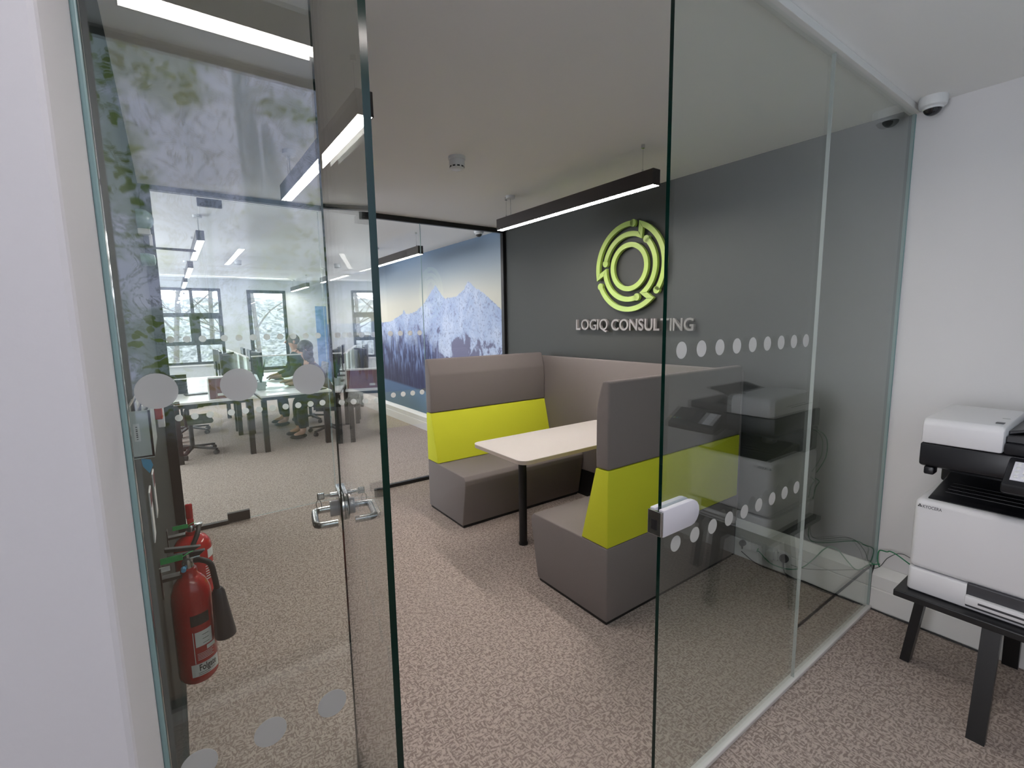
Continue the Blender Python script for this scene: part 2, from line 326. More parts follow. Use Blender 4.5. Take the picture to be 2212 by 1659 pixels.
def link(name, me, parent=None):
    o = bpy.data.objects.new(name, me); col.objects.link(o)
    if parent is not None: attach(o, parent)
    return o
def attach(o, parent):
    root, Mx = parent, Matrix.Identity(4); chain = []
    while root is not None: chain.append(root); root = root.parent
    for p in reversed(chain): Mx = Mx @ p.matrix_parent_inverse @ p.matrix_basis
    o.parent = parent; o.matrix_parent_inverse = Mx.inverted()
def tag(o, label, cat, group=None, kind=None):
    o['label'] = label; o['category'] = cat
    if group: o['group'] = group
    if kind: o['kind'] = kind
    return o
def thing(name, label, cat, loc=(0, 0, 0), group=None, kind=None):
    o = bpy.data.objects.new(name, None); col.objects.link(o); o.location = loc; o.empty_display_size = 0.1
    return tag(o, label, cat, group, kind)
def copy_tree(o, parent=None):
    c = o.copy(); col.objects.link(c)
    if parent is not None: c.parent = parent
    for ch in list(o.children): copy_tree(ch, c)
    return c
def text_mesh(s, size, depth=0.0, offset=0.0, res=4):
    cu = bpy.data.curves.new('text', 'FONT'); cu.body = s; cu.size = size; cu.extrude = depth / 2; cu.offset = offset; cu.resolution_u = res
    o = bpy.data.objects.new('text', cu); col.objects.link(o)
    dg = bpy.context.evaluated_depsgraph_get(); me = bpy.data.meshes.new_from_object(o.evaluated_get(dg))
    bpy.data.objects.remove(o); bpy.data.curves.remove(cu); return me
def struct(o, label, cat): o['kind'] = 'structure'; o['label'] = label; o['category'] = cat; return o

# ------------------------------------------------------------------ the setting
LX = -3.13            # dark corridor wall
NIBX, NIBY = -3.104, -0.27
BACK = -1.37          # lobby wall behind the camera
OX0, OX1 = -6.0, .18  # office side walls
MUR = FAR
struct(B().box(-7.4, OX1 + .2, BACK - .2, FAR + .2, -.12, 0).make('floor', 'carpet'), 'taupe woven carpet floor running through lobby, booth area and office', 'floor')
struct(B().box(-7.4, OX1 + .2, BACK - .2, FAR + .2, H, H + .12).make('ceiling', 'ceiling'), 'plain matt white ceiling above all the rooms', 'ceiling')
struct(B().box(0, .18, BACK - .2, 0, 0, H).make('wall_right', 'white_wall'), 'white lobby wall behind the printer', 'wall')
struct(B().box(0, .18, 0, G2, 0, H).make('wall_logo', 'charcoal'), 'charcoal wall behind the booth carrying the logo sign', 'wall')
struct(B().box(0, .18, G2, MUR, 0, H).make('wall_mural', 'mountain'), 'office wall covered by a print of snowy mountains', 'wall')
struct(B().box(LX - .15, LX, 0, G2 + .03, 0, H).make('wall_left', 'charcoal_l'), 'dark grey corridor wall carrying the fire extinguishers', 'wall')
struct(B().box(-7.2, NIBX, NIBY, 0.0, 0, H, 0.006).make('wall_front', 'white_wall_dimmed'), 'white lobby wall at the left edge of the picture', 'wall')
struct(B().box(-7.3, .18, BACK - .15, BACK, 0, H).make('wall_back', 'white_wall'), 'white lobby wall behind the camera', 'wall')
o = thing('window_5', 'large daylit lobby window covered by a misty forest film, mirrored in the left glass', 'window', (-2.0, BACK, .1), kind='structure')
B().box(-3.25, -.55, BACK, BACK + .012, .12, 2.555).make('pane', 'forest', o)  # reaches right beyond its mirrored part to light the lobby
B().box(-3.30, -3.25, BACK, BACK + .02, .07, 2.585).box(-.55, -.50, BACK, BACK + .02, .07, 2.585).box(-3.25, -.55, BACK, BACK + .02, .07, .12).box(-3.25, -.55, BACK, BACK + .02, 2.555, 2.585).make('window_frame', 'frame_grey', o)
struct(B().box(-7.3, -7.15, BACK, NIBY, 0, .45).box(-7.3, -7.15, BACK, NIBY, 2.45, H).make('wall_lobby_end', 'white_wall'), 'white lobby end wall below and above its added window', 'wall')
struct(B().box(OX0, LX - .15, G2 - .1, G2 + .03, 0, H).make('wall_office_front', 'office_wall'), 'pale office wall left of the far glass screen', 'wall')
struct(B().box(OX0 - .15, OX0, G2 - .1, FAR, 0, .8).box(OX0 - .15, OX0, G2 - .1, FAR, 2.4, H).box(OX0 - .15, OX0, G2 - .1, 4.5, .8, 2.4).box(OX0 - .15, OX0, 9.5, FAR, .8, 2.4).make('wall_office_left', 'office_wall'), 'pale left side wall of the office', 'wall')
WIN = [(-3.17, -2.10, .82, 2.385), (-1.62, -.85, .62, 2.37)]
def far_wall():
    b = B(); xs = sorted({OX0, OX1, *[w[0] for w in WIN], *[w[1] for w in WIN]})
    for a, c in zip(xs, xs[1:]):
        w = next((w for w in WIN if abs(w[0] - a) < 1e-6), None)
        if w: b.box(a, c, FAR, FAR + .15, 0, w[2]).box(a, c, FAR, FAR + .15, w[3], H)
        else: b.box(a, c, FAR, FAR + .15, 0, H)
    struct(b.make('wall_far', 'office_wall'), 'pale window wall at the far end of the office', 'wall')
far_wall()
def bars(b, x0, x1, z0, z1, w, y0=FAR + .01, y1=FAR + .075):
    b.box(x0, x0 + w, y0, y1, z0, z1).box(x1 - w, x1, y0, y1, z0, z1).box(x0, x1, y0, y1, z0, z0 + w).box(x0, x1, y0, y1, z1 - w, z1); return b
def window(n, w, mull, rails, label, sash=None):
    x0, x1, z0, z1 = w; t = thing('window_%d' % n, label, 'window', ((x0 + x1) / 2, FAR, z0), kind='structure')
    b = bars(B(), x0, x1, z0, z1, .055)
    for a, c in rails: b.box(x0, x1, FAR + .012, FAR + .073, a, c)
    for x, wd, a, c in mull: b.box(x - wd / 2, x + wd / 2, FAR + .014, FAR + .071, a, c)
    b.make('window_frame', 'frame_grey', t)
    zs = [z0 + .055] + [v for r in rails for v in r] + [z1 - .055]
    for a, c in zip(zs[::2], zs[1::2]):
        ms = sorted((x, wd) for x, wd, p, q in mull if p < (a + c) / 2 < q); ex = [x0 + .055] + [v for x, wd in ms for v in (x - wd / 2, x + wd / 2)] + [x1 - .055]
        for p, q in zip(ex[::2], ex[1::2]): B().box(p, q, FAR + .04, FAR + .046, a, c).make('pane', 'glass_thin', t)
    B().box(x0 - .03, x1 + .03, FAR - .05, FAR + .01, z0 - .03, z0).make('window_sill', 'white_plastic', t)
    if sash:
        s = bars(B(), *sash, .05, FAR - .02, FAR + .012).make('sash', 'frame_grey', t)
        B().box(sash[1] - .035, sash[1] - .015, FAR - .06, FAR - .02, (sash[2] + sash[3]) / 2 - .06, (sash[2] + sash[3]) / 2 + .06).make('handle', 'chrome', s)
    return t
window(1, WIN[0], [(-2.62, .06, 1.86, 2.4), (-2.62, .13, 1.28, 1.80), (-2.58, .06, .8, 1.22)], [(1.22, 1.30), (1.80, 1.88)], 'dark-framed six-pane office window at the far left', (-2.56, -2.13, 1.29, 1.81))
window(2, WIN[1], [], [], 'narrow single-pane office window between the two divided ones', (-1.60, -.87, .64, 2.35))
o = thing('window_3', 'unseen long window added in the left office wall to let in daylight', 'window', (OX0 - .08, 7.0, .8), kind='structure')
b = B()
for y0, y1 in ((4.5, 4.56), (6.14, 6.2), (7.8, 7.86), (9.44, 9.5)): b.box(OX0 - .1, OX0 - .04, y0, y1, .8, 2.4)
b.box(OX0 - .1, OX0 - .04, 4.5, 9.5, .8, .86).box(OX0 - .1, OX0 - .04, 4.5, 9.5, 2.34, 2.4).make('window_frame', 'frame_grey', o)
for y0, y1 in ((4.56, 6.14), (6.2, 7.8), (7.86, 9.44)): B().box(OX0 - .073, OX0 - .067, y0, y1, .86, 2.34).make('pane', 'glass_thin', o)  # unseen window, added so more daylight reaches the office
o = thing('window_4', 'unseen tall window added at the left end of the lobby for daylight', 'window', (-7.22, -.77, .45), kind='structure')
B().box(-7.25, -7.19, BACK, BACK + .06, .45, 2.45).box(-7.25, -7.19, NIBY - .06, NIBY, .45, 2.45).box(-7.25, -7.19, BACK, NIBY, .45, .51).box(-7.25, -7.19, BACK, NIBY, 2.39, 2.45).make('window_frame', 'frame_grey', o)
B().box(-7.225, -7.219, BACK + .06, NIBY - .06, .51, 2.39).make('pane', 'glass_thin', o)  # unseen window, added to send daylight along the lobby
# trunking along the right wall, profile with a sloped lid
def trunk(name, y0, y1, label):
    p = [(0, 0), (-.052, 0), (-.052, .118), (-.046, .124), (-.052, .130), (-.052, .196), (-.012, .238), (0, .238)]
    struct(B().prism(p, 'Y', y0, y1).make(name, 'trunking'), label, 'skirting')
trunk('trim_1', BACK, -.006, 'white skirting trunking behind the printer stand'); trunk('trim_2', .006, G2 - .03, 'white skirting trunking along the charcoal booth wall'); trunk('trim_3', G2 + .03, MUR, 'white skirting trunking below the mountain print')
struct(B().box(LX, LX + .012, 0.02, G2 - .05, 0, .10).make('baseboard_left', 'charcoal_l'), 'dark painted skirting along the corridor wall', 'skirting')
# tracks of the near screen
RX0, RX1, RXJ, LPX0, LPX1 = -1.915, -.0082, -.945, -3.096, -2.820
struct(B().box(RX0, 0, -.016, .016, 0, .018, .003).make('trim_4', 'trunking'), 'pale aluminium floor channel under the right glass panels', 'floor channel')
struct(B().box(LPX0, 0, -.022, .022, H - .028, H, .002).make('trim_5', 'trunking'), 'white ceiling channel above the near glass screen', 'ceiling channel')
struct(B().box(-.0078, 0, -.008, .008, .25, H - .03, .002).make('trim_6', 'glass_edge_pale'), 'pale vertical edge strip where the glass meets the right wall', 'edge strip')
struct(B().box(NIBX, LPX0 - .001, -.012, .012, 0, H - .03, .002).make('trim_7', 'glass_edge_pale'), 'pale blue-green edge strip at the left glass panel', 'edge strip')

# ------------------------------------------------------------------ near glass screen
DOT = bpy.data.meshes.new('dot')
bm = bmesh.new(); r = bmesh.ops.create_cone(bm, cap_ends=True, segments=32, radius1=.025, radius2=.025, depth=.0008)
bmesh.ops.rotate(bm, verts=bm.verts, cent=(0, 0, 0), matrix=Matrix.Rotation(math.pi / 2, 3, 'X')); bm.to_mesh(DOT); bm.free(); DOT_FAR = DOT.copy(); DOT.materials.append(M['dot']); DOT_FAR.materials.append(M['dot_far'])
ZU, ZL = 1.5, .909
def dots(parent, xs, y, zs=(ZU, ZL)):
    for z in zs:
        for x in xs:
            o = bpy.data.objects.new('dot', DOT_FAR if y > 1 else DOT); col.objects.link(o); o.location = (x, y, z); attach(o, parent)
def pane(b, name, parent, big, edge, axis=1):
    return b.make(name, big, parent, mats=[big, edge], pick=lambda p: 0 if abs(p.normal[axis]) > .7 else 1)
TOP = H - .026
t = thing('glass_screen', 'narrow fixed glass panel left of the open door, three large white dots', 'glass panel', (-2.96, 0, 0))
pane(B().box(LPX0, LPX1, -.006, .006, 0.002, TOP), 'pane', t, 'glass', 'glass_edge')
dots(t, [-3.062 + k * .1008 for k in range(3)], -.0066)
t = thing('glass_screen', 'fixed glass panel right of the doorway carrying the lock strike box', 'glass panel', (-1.43, 0, 0))
pane(B().box(RX0, RXJ - .0015, -.006, .006, .012, TOP), 'pane', t, 'glass', 'glass_edge')
dots(t, [-1.8417 + k * .1 for k in range(9)], -.0066)
k = B()
def stad(x0, x1, z0, z1, n=8):
    h = (z1 - z0) / 2; p = [(x0, z0), (x1 - h, z0)] + [(x1 - h + h * math.sin(math.pi * i / n), z0 + h - h * math.cos(math.pi * i / n)) for i in range(1, n)] + [(x1 - h, z1), (x0, z1)]; return p
sb = k.prism(stad(-1.928, -1.748, .958, 1.040), 'Y', -.024, -.0065, .002).prism(stad(-1.928, -1.748, .958, 1.040), 'Y', .0065, .024, .002).make('strike_box', 'alu', t, True)
sb['label'] = 'silver grey strike box with one round end'
st = B().box(-1.9395, -1.928, -.024, .024, .962, 1.036, .002).make('strike_plate', 'chrome', sb)
B().box(-1.9405, -1.939, -.010, .010, .980, 1.010).make('latch_hole', 'ink', sb)
t = thing('glass_screen', 'fixed glass panel against the white wall, mirroring the printer', 'glass panel', (-.47, 0, 0))
pane(B().box(RXJ + .0015, RX1, -.006, .006, .25, TOP).box(RXJ + .0015, -.058, -.006, .006, .012, .25), 'pane', t, 'glass', 'glass_edge_pale')
B().box(RXJ - .0016, RXJ + .0016, -.0064, .0064, .012, TOP).make('joint', 'joint', t)
# open door leaf on floor pivots
PIV, PHI, LEN, OFF = Vector((-2.748, 0, 0)), math.radians(79.7), .89, .062
d = thing('door_1', 'open frameless glass door with steel lever handles, seen nearly edge-on', 'glass door', PIV, kind='structure')
LM = Matrix.Translation(PIV) @ Matrix.Rotation(PHI, 4, 'Z')
pn = B().box(-OFF, LEN - OFF, -.006, .006, .008, TOP - .004).xf(LM)
nrm = LM.to_3x3() @ Vector((0, 1, 0))
pn.make('pane', 'glass_leaf', d, mats=['glass_leaf', 'glass_edge'], pick=lambda p: 0 if abs(p.normal.dot(nrm)) > .7 else 1)
for z in (ZU, ZL):
    for i in range(8):
        o = bpy.data.objects.new('dot', DOT); col.objects.link(o); o.matrix_basis = LM @ Matrix.Translation((.04 + i * .1, -.0066, z)); attach(o, d)
lc = B().prism(stad(0, .16, .955, 1.04), 'Y', -.020, -.0065, .002).prism(stad(0, .16, .955, 1.04), 'Y', .0065, .020, .002)
lc.xf(LM @ Matrix.Translation((LEN - OFF, 0, 0)) @ Matrix.Rotation(math.pi, 4, 'Z')).make('lock_case', 'chrome', d, True)
lx = LEN - OFF - .055
for s in (1, -1):
    B().cyl((lx, s * .019, .975), (lx, s * .045, .975), .027, n=28).xf(LM).make('rose', 'alu', d, True)
    B().tube([(lx, s * .040, .975), (lx, s * .075, .975), (lx - .006, s * .088, .975), (lx - .02, s * .094, .975), (lx - .11, s * .094, .975), (lx - .126, s * .088, .975), (lx - .132, s * .075, .975), (lx - .132, s * .032, .975)], .0108, 12, 5).xf(LM).make('lever_handle', 'chrome', d, True)
    cy = B().cyl((lx + .002, s * .019, 1.022), (lx + .002, s * .042, 1.022), .0085, n=16).xf(LM).make('lock_cylinder', 'chrome', d, True)
B().cyl((-.0, 0, 0), (0, 0, .012), .03).xf(LM).make('floor_pivot', 'chrome', d, True)
kx = thing('door_key', 'small steel key with ring left in the open glass door lock', 'key', LM @ Vector((lx, .06, 1.0)))
B().box(lx - .001, lx + .004, .041, .062, 1.018, 1.026).box(lx - .001, lx + .004, .060, .082, 1.010, 1.034, .003).xf(LM).make('blade', 'chrome', kx)
B().tube([(lx, .078, 1.014), (lx, .086, 1.002), (lx, .084, .985), (lx, .074, .980), (lx, .070, .995), (lx, .076, 1.012)], .0012, 6, 5).xf(LM).make('key_ring', 'chrome', kx, True)

# ------------------------------------------------------------------ far glass screen
t = thing('glass_screen', 'far glass screen with black frame and white dots in front of the office', 'glass screen', (-1.5, G2, 0))
pane(B().box(-3.07, -2.785, G2 - .005, G2 + .005, .03, H - .03), 'pane', t, 'glass_thin', 'glass_edge_pale')
pane(B().box(-1.478, -.993, G2 - .005, G2 + .005, .03, H - .03), 'pane', t, 'glass_thin', 'glass_edge_pale')
pane(B().box(-.989, -.03, G2 - .005, G2 + .005, .03, H - .03), 'pane', t, 'glass_thin', 'glass_edge_pale')
dots(t, [-3.039 + i * .1 for i in range(3)], G2 - .0056); dots(t, [-1.3405 + i * .1 for i in range(4)], G2 - .0056)
B().box(-1.60, 0, G2 - .02, G2 + .02, H - .045, H, .002).make('head_track', 'black_metal', t)
B().box(LX, -1.60, G2 - .03, G2 + .03, H - .032, H, .002).make('head_track', 'black_metal', t)
B().box(-1.50, -.05, G2 - .02, G2 + .02, 0, .032, .002).make('floor_track', 'black_metal', t); B().box(-3.07, -2.785, G2 - .02, G2 + .02, 0, .032, .002).make('floor_track', 'black_metal', t)
B().box(LX, -3.065, G2 - .03, G2 + .03, 0, H - .03, .002).make('jamb', 'black_metal', t); B().box(-.035, 0, G2 - .025, G2 + .025, .24, H - .03, .002).make('jamb', 'black_metal', t)
for nm, x0, x1, ds, pt, hx, lab in ((2, -2.780, -1.935, [-2.6954 + i * .0998 for i in range(8)], (-2.79, -2.63), -2.03, 'wide leaf of the far glass double door with black patch hinges'), (3, -1.930, -1.484, [-1.865 + i * .1 for i in range(4)], (-1.615, -1.475), -1.86, 'narrow leaf of the far glass double door')):
    d = thing('door_%d' % nm, lab, 'glass door', (x0, G2, 0), kind='structure')
    pane(B().box(x0, x1, G2 - .005, G2 + .005, .012, H - .045), 'pane', d, 'glass_thin', 'glass_edge_pale'); dots(d, ds, G2 - .0056)
    B().box(*pt, G2 - .018, G2 + .018, H - .105, H - .046, .003).make('patch_hinge', 'black_metal', d); B().box(*pt, G2 - .018, G2 + .018, .008, .085, .003).make('patch_hinge', 'black_metal', d)

# ------------------------------------------------------------------ booth
def bench(label, y0, sgn, loc_y):
    t = thing('booth_bench', label, 'booth seat', (-.66, loc_y, 0), 'facing seats of the booth')
    def Y(v): return y0 + sgn * v
    X0, X1 = -1.325, -.088
    def pr(poly, name, m, bev, x0=X0, x1=X1): return B().prism([(Y(u), z) for u, z in poly], 'X', x0, x1, bev, 3).make(name, m, t, True)
    pr([(.012, 0), (.565, 0), (.565, .022), (.012, .022)], 'plinth', 'black_wood', 0, X0 + .012, X1 - .012)
    pr([(0, .022), (.572, .022), (.632, .36), (.632, .395), (.605, .424), (.20, .427), (0, .427)], 'seat', 'grey_fabric', .007)
    pr([(0, .430), (.188, .430), (.086, .838), (0, .838)], 'lumbar_cushion', 'lime_fabric', .005)
    pr([(0, .841), (.088, .841), (.088, 1.16), (.050, 1.292), (0, 1.292)], 'backrest', 'grey_fabric', .013)
    return t
bench('lime and grey high-backed booth bench nearest the doorway, its back to us', .746, 1, 1.03)
bench('lime and grey high-backed booth bench on the far side of the table', 2.815, -1, 2.53)
t = thing('booth_side_panel', 'grey upholstered panel along the wall joining the two booth benches', 'booth panel', (-.05, 1.78, 0))
B().box(-.085, -.056, .750, 2.811, .24, 1.262, .012, 3).make('upholstery', 'grey_fabric', t, True)
B().box(-.080, -.058, .76, 2.80, 0.0, .24).make('plinth', 'black_wood', t)
t = thing('booth_table', 'white-topped table on a black post between the booth benches', 'table', (-1.09, 1.72, 0))
def rrect(x0, x1, y0, y1, r, n=6):
    p = []
    for cx, cy, a in ((x1 - r, y1 - r, 0), (x0 + r, y1 - r, 90), (x0 + r, y0 + r, 180), (x1 - r, y0 + r, 270)):
        for i in range(n + 1): q = math.radians(a + 90 * i / n); p.append((cx + r * math.cos(q), cy + r * math.sin(q)))
    return p
B().prism(rrect(-1.365, -.09, 1.405, 2.005, .06), 'Z', .715, .737).make('table_edge', 'ply_edge', t, True)
B().prism(rrect(-1.366, -.089, 1.404, 2.006, .061), 'Z', .737, .741).make('tabletop', 'laminate', t, True)
B().cyl((-1.10, 1.76, .012), (-1.10, 1.76, .715), .029, n=24).make('leg', 'black_metal', t, True)
B().cyl((-1.10, 1.76, 0), (-1.10, 1.76, .012), .034, n=24).make('foot', 'black_metal', t, True)
B().box(-.15, -.088, 1.5, 1.92, .66, .715).make('wall_bracket', 'black_metal', t)
B().box(-1.12, -.15, 1.68, 1.74, .690, .714).make('support_rail', 'black_metal', t)

# ------------------------------------------------------------------ logo and lettering on the charcoal wall
LC, LR = (1.733, 2.010), .352
t = thing('logo_sign', 'raised green emblem of broken rings around a circle above the booth', 'logo sign', (-.03, *LC))
def polar(rad, th): return (LC[0] - rad * math.cos(math.radians(th)), LC[1] + rad * math.sin(math.radians(th)))
def band(path, w, rbulb=()):
    b = B(); n = len(path); L, R = [], []
    for i, p in enumerate(path):
        a = Vector(path[max(i - 1, 0)]); c = Vector(path[min(i + 1, n - 1)]); p = Vector(p)
        if 0 < i < n - 1:
            d1 = (p - a).normalized(); d2 = (c - p).normalized(); n1 = Vector((-d1.y, d1.x)); n2 = Vector((-d2.y, d2.x)); m = (n1 + n2); m = m / max(.25, m.dot(n1))
        else:
            d1 = (c - a).normalized(); m = Vector((-d1.y, d1.x))
        L.append(p + m * w / 2); R.append(p - m * w / 2)
    V = {}
    for key, pts in (('L', L), ('R', R)):
        for x in (-.042, -.016): V[key, x] = [b.bm.verts.new((x, q.x, q.y)) for q in pts]
    for i in range(n - 1):
        for A, C in ((('L', -.042), ('R', -.042)), (('R', -.042), ('R', -.016)), (('R', -.016), ('L', -.016)), (('L', -.016), ('L', -.042))):
            b.bm.faces.new((V[A][i], V[A][i + 1], V[C][i + 1], V[C][i]))
    for i in (0, -1): b.bm.faces.new([V['L', -.042][i], V['R', -.042][i], V['R', -.016][i], V['L', -.016][i]])
    return b
for k in range(3):
    a0 = 84 + 120 * k; ro, rm = LR * .945, LR * .72
    path = [polar(ro, a0 + i * 106 / 28) for i in range(29)] + [polar(rm, a0 + 101 + i * 104 / 28) for i in range(29)]
    b = band(path, LR * .112)
    for q in (path[0], path[-1]): b.cyl((-.042, *q), (-.016, *q), LR * .080, n=20)
    b.make('ring_arm', 'logo_green', t, True)
b = B(); path = [polar(LR * .485, i * 7.5) for i in range(49)]; n = 48
V = [[b.bm.verts.new((x, *polar(rr, i * 7.5))) for i in range(n)] for x, rr in ((-.042, LR * .54), (-.016, LR * .54), (-.016, LR * .43), (-.042, LR * .43))]
for a, c in zip(V, V[1:] + V[:1]):
    for i in range(n): b.bm.faces.new((a[i], a[(i + 1) % n], c[(i + 1) % n], c[i]))
b.make('inner_ring', 'logo_green', t, True)
for rr, th in ((.485, 90), (.485, 270), (.945, 120), (.945, 240), (.945, 0)): B().cyl((-.018, *polar(LR * rr, th)), (0, *polar(LR * rr, th)), .008).make('stand_off', 'letter', t)
t = thing('sign_lettering', 'raised grey metal capitals reading LOGIQ CONSULTING below the green emblem', 'lettering', (-.03, 1.735, 1.51))
def letters(word, ya, yb, zb, h, off):
    ms = []; 
    for ch in word:
        me = text_mesh(ch, 1.0, 0, 0); xs = [v.co.x for v in me.vertices]; zs = [v.co.y for v in me.vertices]; ms.append((min(xs), max(xs))); bpy.data.meshes.remove(me)
    me = text_mesh('H', 1.0); cap = max(v.co.y for v in me.vertices); bpy.data.meshes.remove(me)
    sc = h / cap; wid = sum(b - a for a, b in ms); gap = ((ya - yb) / sc - wid) / (len(word) - 1)
    sx = 1.0
    if gap < .10: sx = ((ya - yb) / sc - .10 * (len(word) - 1)) / wid; gap = .10
    y = ya
    for ch, (a, b) in zip(word, ms):
        me = text_mesh(ch, 1.0, .024 / sc, off)
        for v in me.vertices:
            u, w, d = v.co; v.co = (-.030 - d * sc, y - (u - a) * sx * sc, zb + w * sc)
        me.materials.append(M['letter']); o = link('letter', me, t); y -= ((b - a) * sx + gap) * sc
letters('LOGIQ', 2.330, 1.952, 1.512, .090, .006); letters('CONSULTING', 1.908, 1.142, 1.510, .088, .014)
for y in (2.3, 1.9, 1.5, 1.17): B().cyl((-.02, y, 1.53), (0, y, 1.53), .004).make('fixing_pin', 'letter', t)

# ------------------------------------------------------------------ pendants and ceiling devices
def pendant(name_label, a, b, led='led', axis='Y', rose=True, rose_end=1, group='linear pendant lights'):
    # a, b: ends (x, y); bottom at 2.345
    (x0, y0), (x1, y1) = a, b; t = thing('pendant_light', name_label, 'pendant light', ((x0 + x1) / 2, (y0 + y1) / 2, 2.345), group)
    w = .031; L = math.hypot(x1 - x0, y1 - y0); MX = Matrix.Translation((x0, y0, 2.345)) @ Matrix.Rotation(math.atan2(y1 - y0, x1 - x0), 4, 'Z')
    hs = B().box(0, L, -w, w, .006, .088, .0015, 1).box(0, L, -w, -w + .004, 0, .007).box(0, L, w - .004, w, 0, .007).box(0, .004, -w, w, 0, .007).box(L - .004, L, -w, w, 0, .007)
    hs.xf(MX).make('housing', 'bronze', t)
    B().box(.004, L - .004, -w + .004, w - .004, .0006, .0058).xf(MX).make('diffuser', led, t)
    for u in (.10, L - .10):
        q = B().cyl((u, 0, .088), (u, 0, H - 2.345), .0014, n=6).xf(MX).make('suspension_wire', 'chrome', t)
        B().cyl((u, 0, .088), (u, 0, .108), .006, n=10).xf(MX).make('wire_anchor', 'chrome', q); B().cyl((u, 0, H - 2.345 - .02), (u, 0, H - 2.345), .011, n=12).xf(MX).make('ceiling_anchor', 'chrome', q)
    if rose:
        u = L - .16 if rose_end else .16
        B().cyl((u, .0, H - 2.345 - .022), (u, 0, H - 2.345), .036, n=24).xf(MX).make('ceiling_rose', 'white_plastic', t, True)
        B().cyl((u, 0, .088), (u, 0, H - 2.345 - .02), .0025, n=6).xf(MX).make('power_cable', 'white_cable', t)
    return t
pendant('bronze linear pendant with glowing underside above the booth table', (-.735, .948), (-.735, 2.520))
pendant('bronze linear pendant above the corridor, behind the open glass door', (-2.39, .965), (-2.39, 2.405))
pendant('first linear pendant beyond the far glass screen, beside the mountain print', (-.735, 4.05), (-.735, 5.55), 'led_off')
pendant('second linear pendant along the mountain print', (-.735, 6.7), (-.735, 8.2), 'led_off')
pendant('last linear pendant before the window wall, right row', (-.735, 9.25), (-.735, 10.75), 'led_off')
pendant('first linear pendant of the left office row, its dark end facing us', (-2.745, 4.25), (-2.745, 5.75), 'led_off', rose_end=0)
pendant('second linear pendant of the left office row', (-2.745, 6.65), (-2.745, 8.15), 'led_off')
pendant('last linear pendant of the left office row, before the six-pane window', (-2.745, 9.0), (-2.745, 10.5), 'led_off')
pendant('long linear pendant in the lobby, mirrored in the left glass panel', (-3.075, -.66), (-1.385, -.66), 'led_cool')
def smoke(label, x, y):
    t = thing('smoke_detector', label, 'smoke detector', (x, y, H))
    B().lathe([(.052, H), (.053, H - .016), (.049, H - .019)], (x, y, 0)).make('base', 'white_plastic', t, True)
    B().lathe([(.047, H - .020), (.048, H - .046), (.044, H - .054), (.043, H - .066), (.034, H - .074), (.02, H - .076)], (x, y, 0)).make('body', 'white_plastic', t, True)
    for i in range(10):
        q = 2 * math.pi * i / 10; MX = Matrix.Translation((x, y, H - .060)) @ Matrix.Rotation(q, 4, 'Z'); B().box(.0415, .0445, -.008, .008, -.004, .004).xf(MX).make('vent_slot', 'ink', t)
smoke('white ceiling smoke detector between the two near pendants', -1.53, 1.81)
smoke('white ceiling smoke detector in the office', -2.1, 7.6)
def dome(label, x, y, sc=1.0):
    t = thing('dome_camera', label, 'security camera', (x, y, H))
    B().lathe([(.052 * sc, H), (.054 * sc, H - .022 * sc), (.050 * sc, H - .040 * sc), (.042 * sc, H - .046 * sc)], (x, y, 0)).make('base', 'white_plastic', t, True)
    B().ball((x, y, H - .044 * sc), .036 * sc, (1, 1, 1), 20).make('dome', 'black_gloss', t, True)
    dv = Vector((-.78, -.45, 0)).normalized(); b = B(); c = Vector((x, y, H - .044 * sc))
    b.cyl(c + Vector((0, 0, .004)), c + Vector((0, 0, -.010)) * sc, .040 * sc, .038 * sc, 24)
    b.make('collar', 'white_plastic', t, True)
    B().cyl(c + dv * .028 * sc + Vector((0, 0, -.016 * sc)), c + dv * .036 * sc + Vector((0, 0, -.020 * sc)), .009 * sc, n=14).make('lens', 'ink', t)
dome('white dome security camera in the lobby corner above the printer', -.075, -.085)
dome('white dome security camera beyond the far glass, above the mountain print', -.225, 3.66)

# ------------------------------------------------------------------ printer and its stand
t = thing('printer_stand', 'small black wooden table under the printer', 'stand', (-.385, -.55, 0))
B().box(-.680, -.095, -.835, -.255, .430, .458, .004).make('tabletop', 'black_wood', t)
def leg(p0, p1, wx, wy):
    b = B(); V = []
    for (x, y, z), k in ((p0, 1.0), (p1, 1.0)):
        V.append([b.bm.verts.new((x + sx * wx / 2, y + sy * wy / 2, z)) for sx, sy in ((-1, -1), (1, -1), (1, 1), (-1, 1))])
    b.bm.faces.new(V[0]); b.bm.faces.new(V[1])
    for i in range(4): b.bm.faces.new((V[0][i], V[0][(i + 1) % 4], V[1][(i + 1) % 4], V[1][i]))
    b.make('leg', 'black_wood', t)
leg((-.382, -.252, 0), (-.385, -.300, .43), .052, .034); leg((-.382, -.842, 0), (-.385, -.79, .43), .052, .034)
leg((-.712, -.548, 0), (-.645, -.548, .43), .034, .052); leg((-.06, -.548, 0), (-.13, -.548, .43), .034, .052)
B().box(-.40, -.37, -.79, -.30, .365, .430).make('cross_rail', 'black_wood', t); B().box(-.64, -.13, -.563, -.533, .365, .430).make('cross_rail', 'black_wood', t)

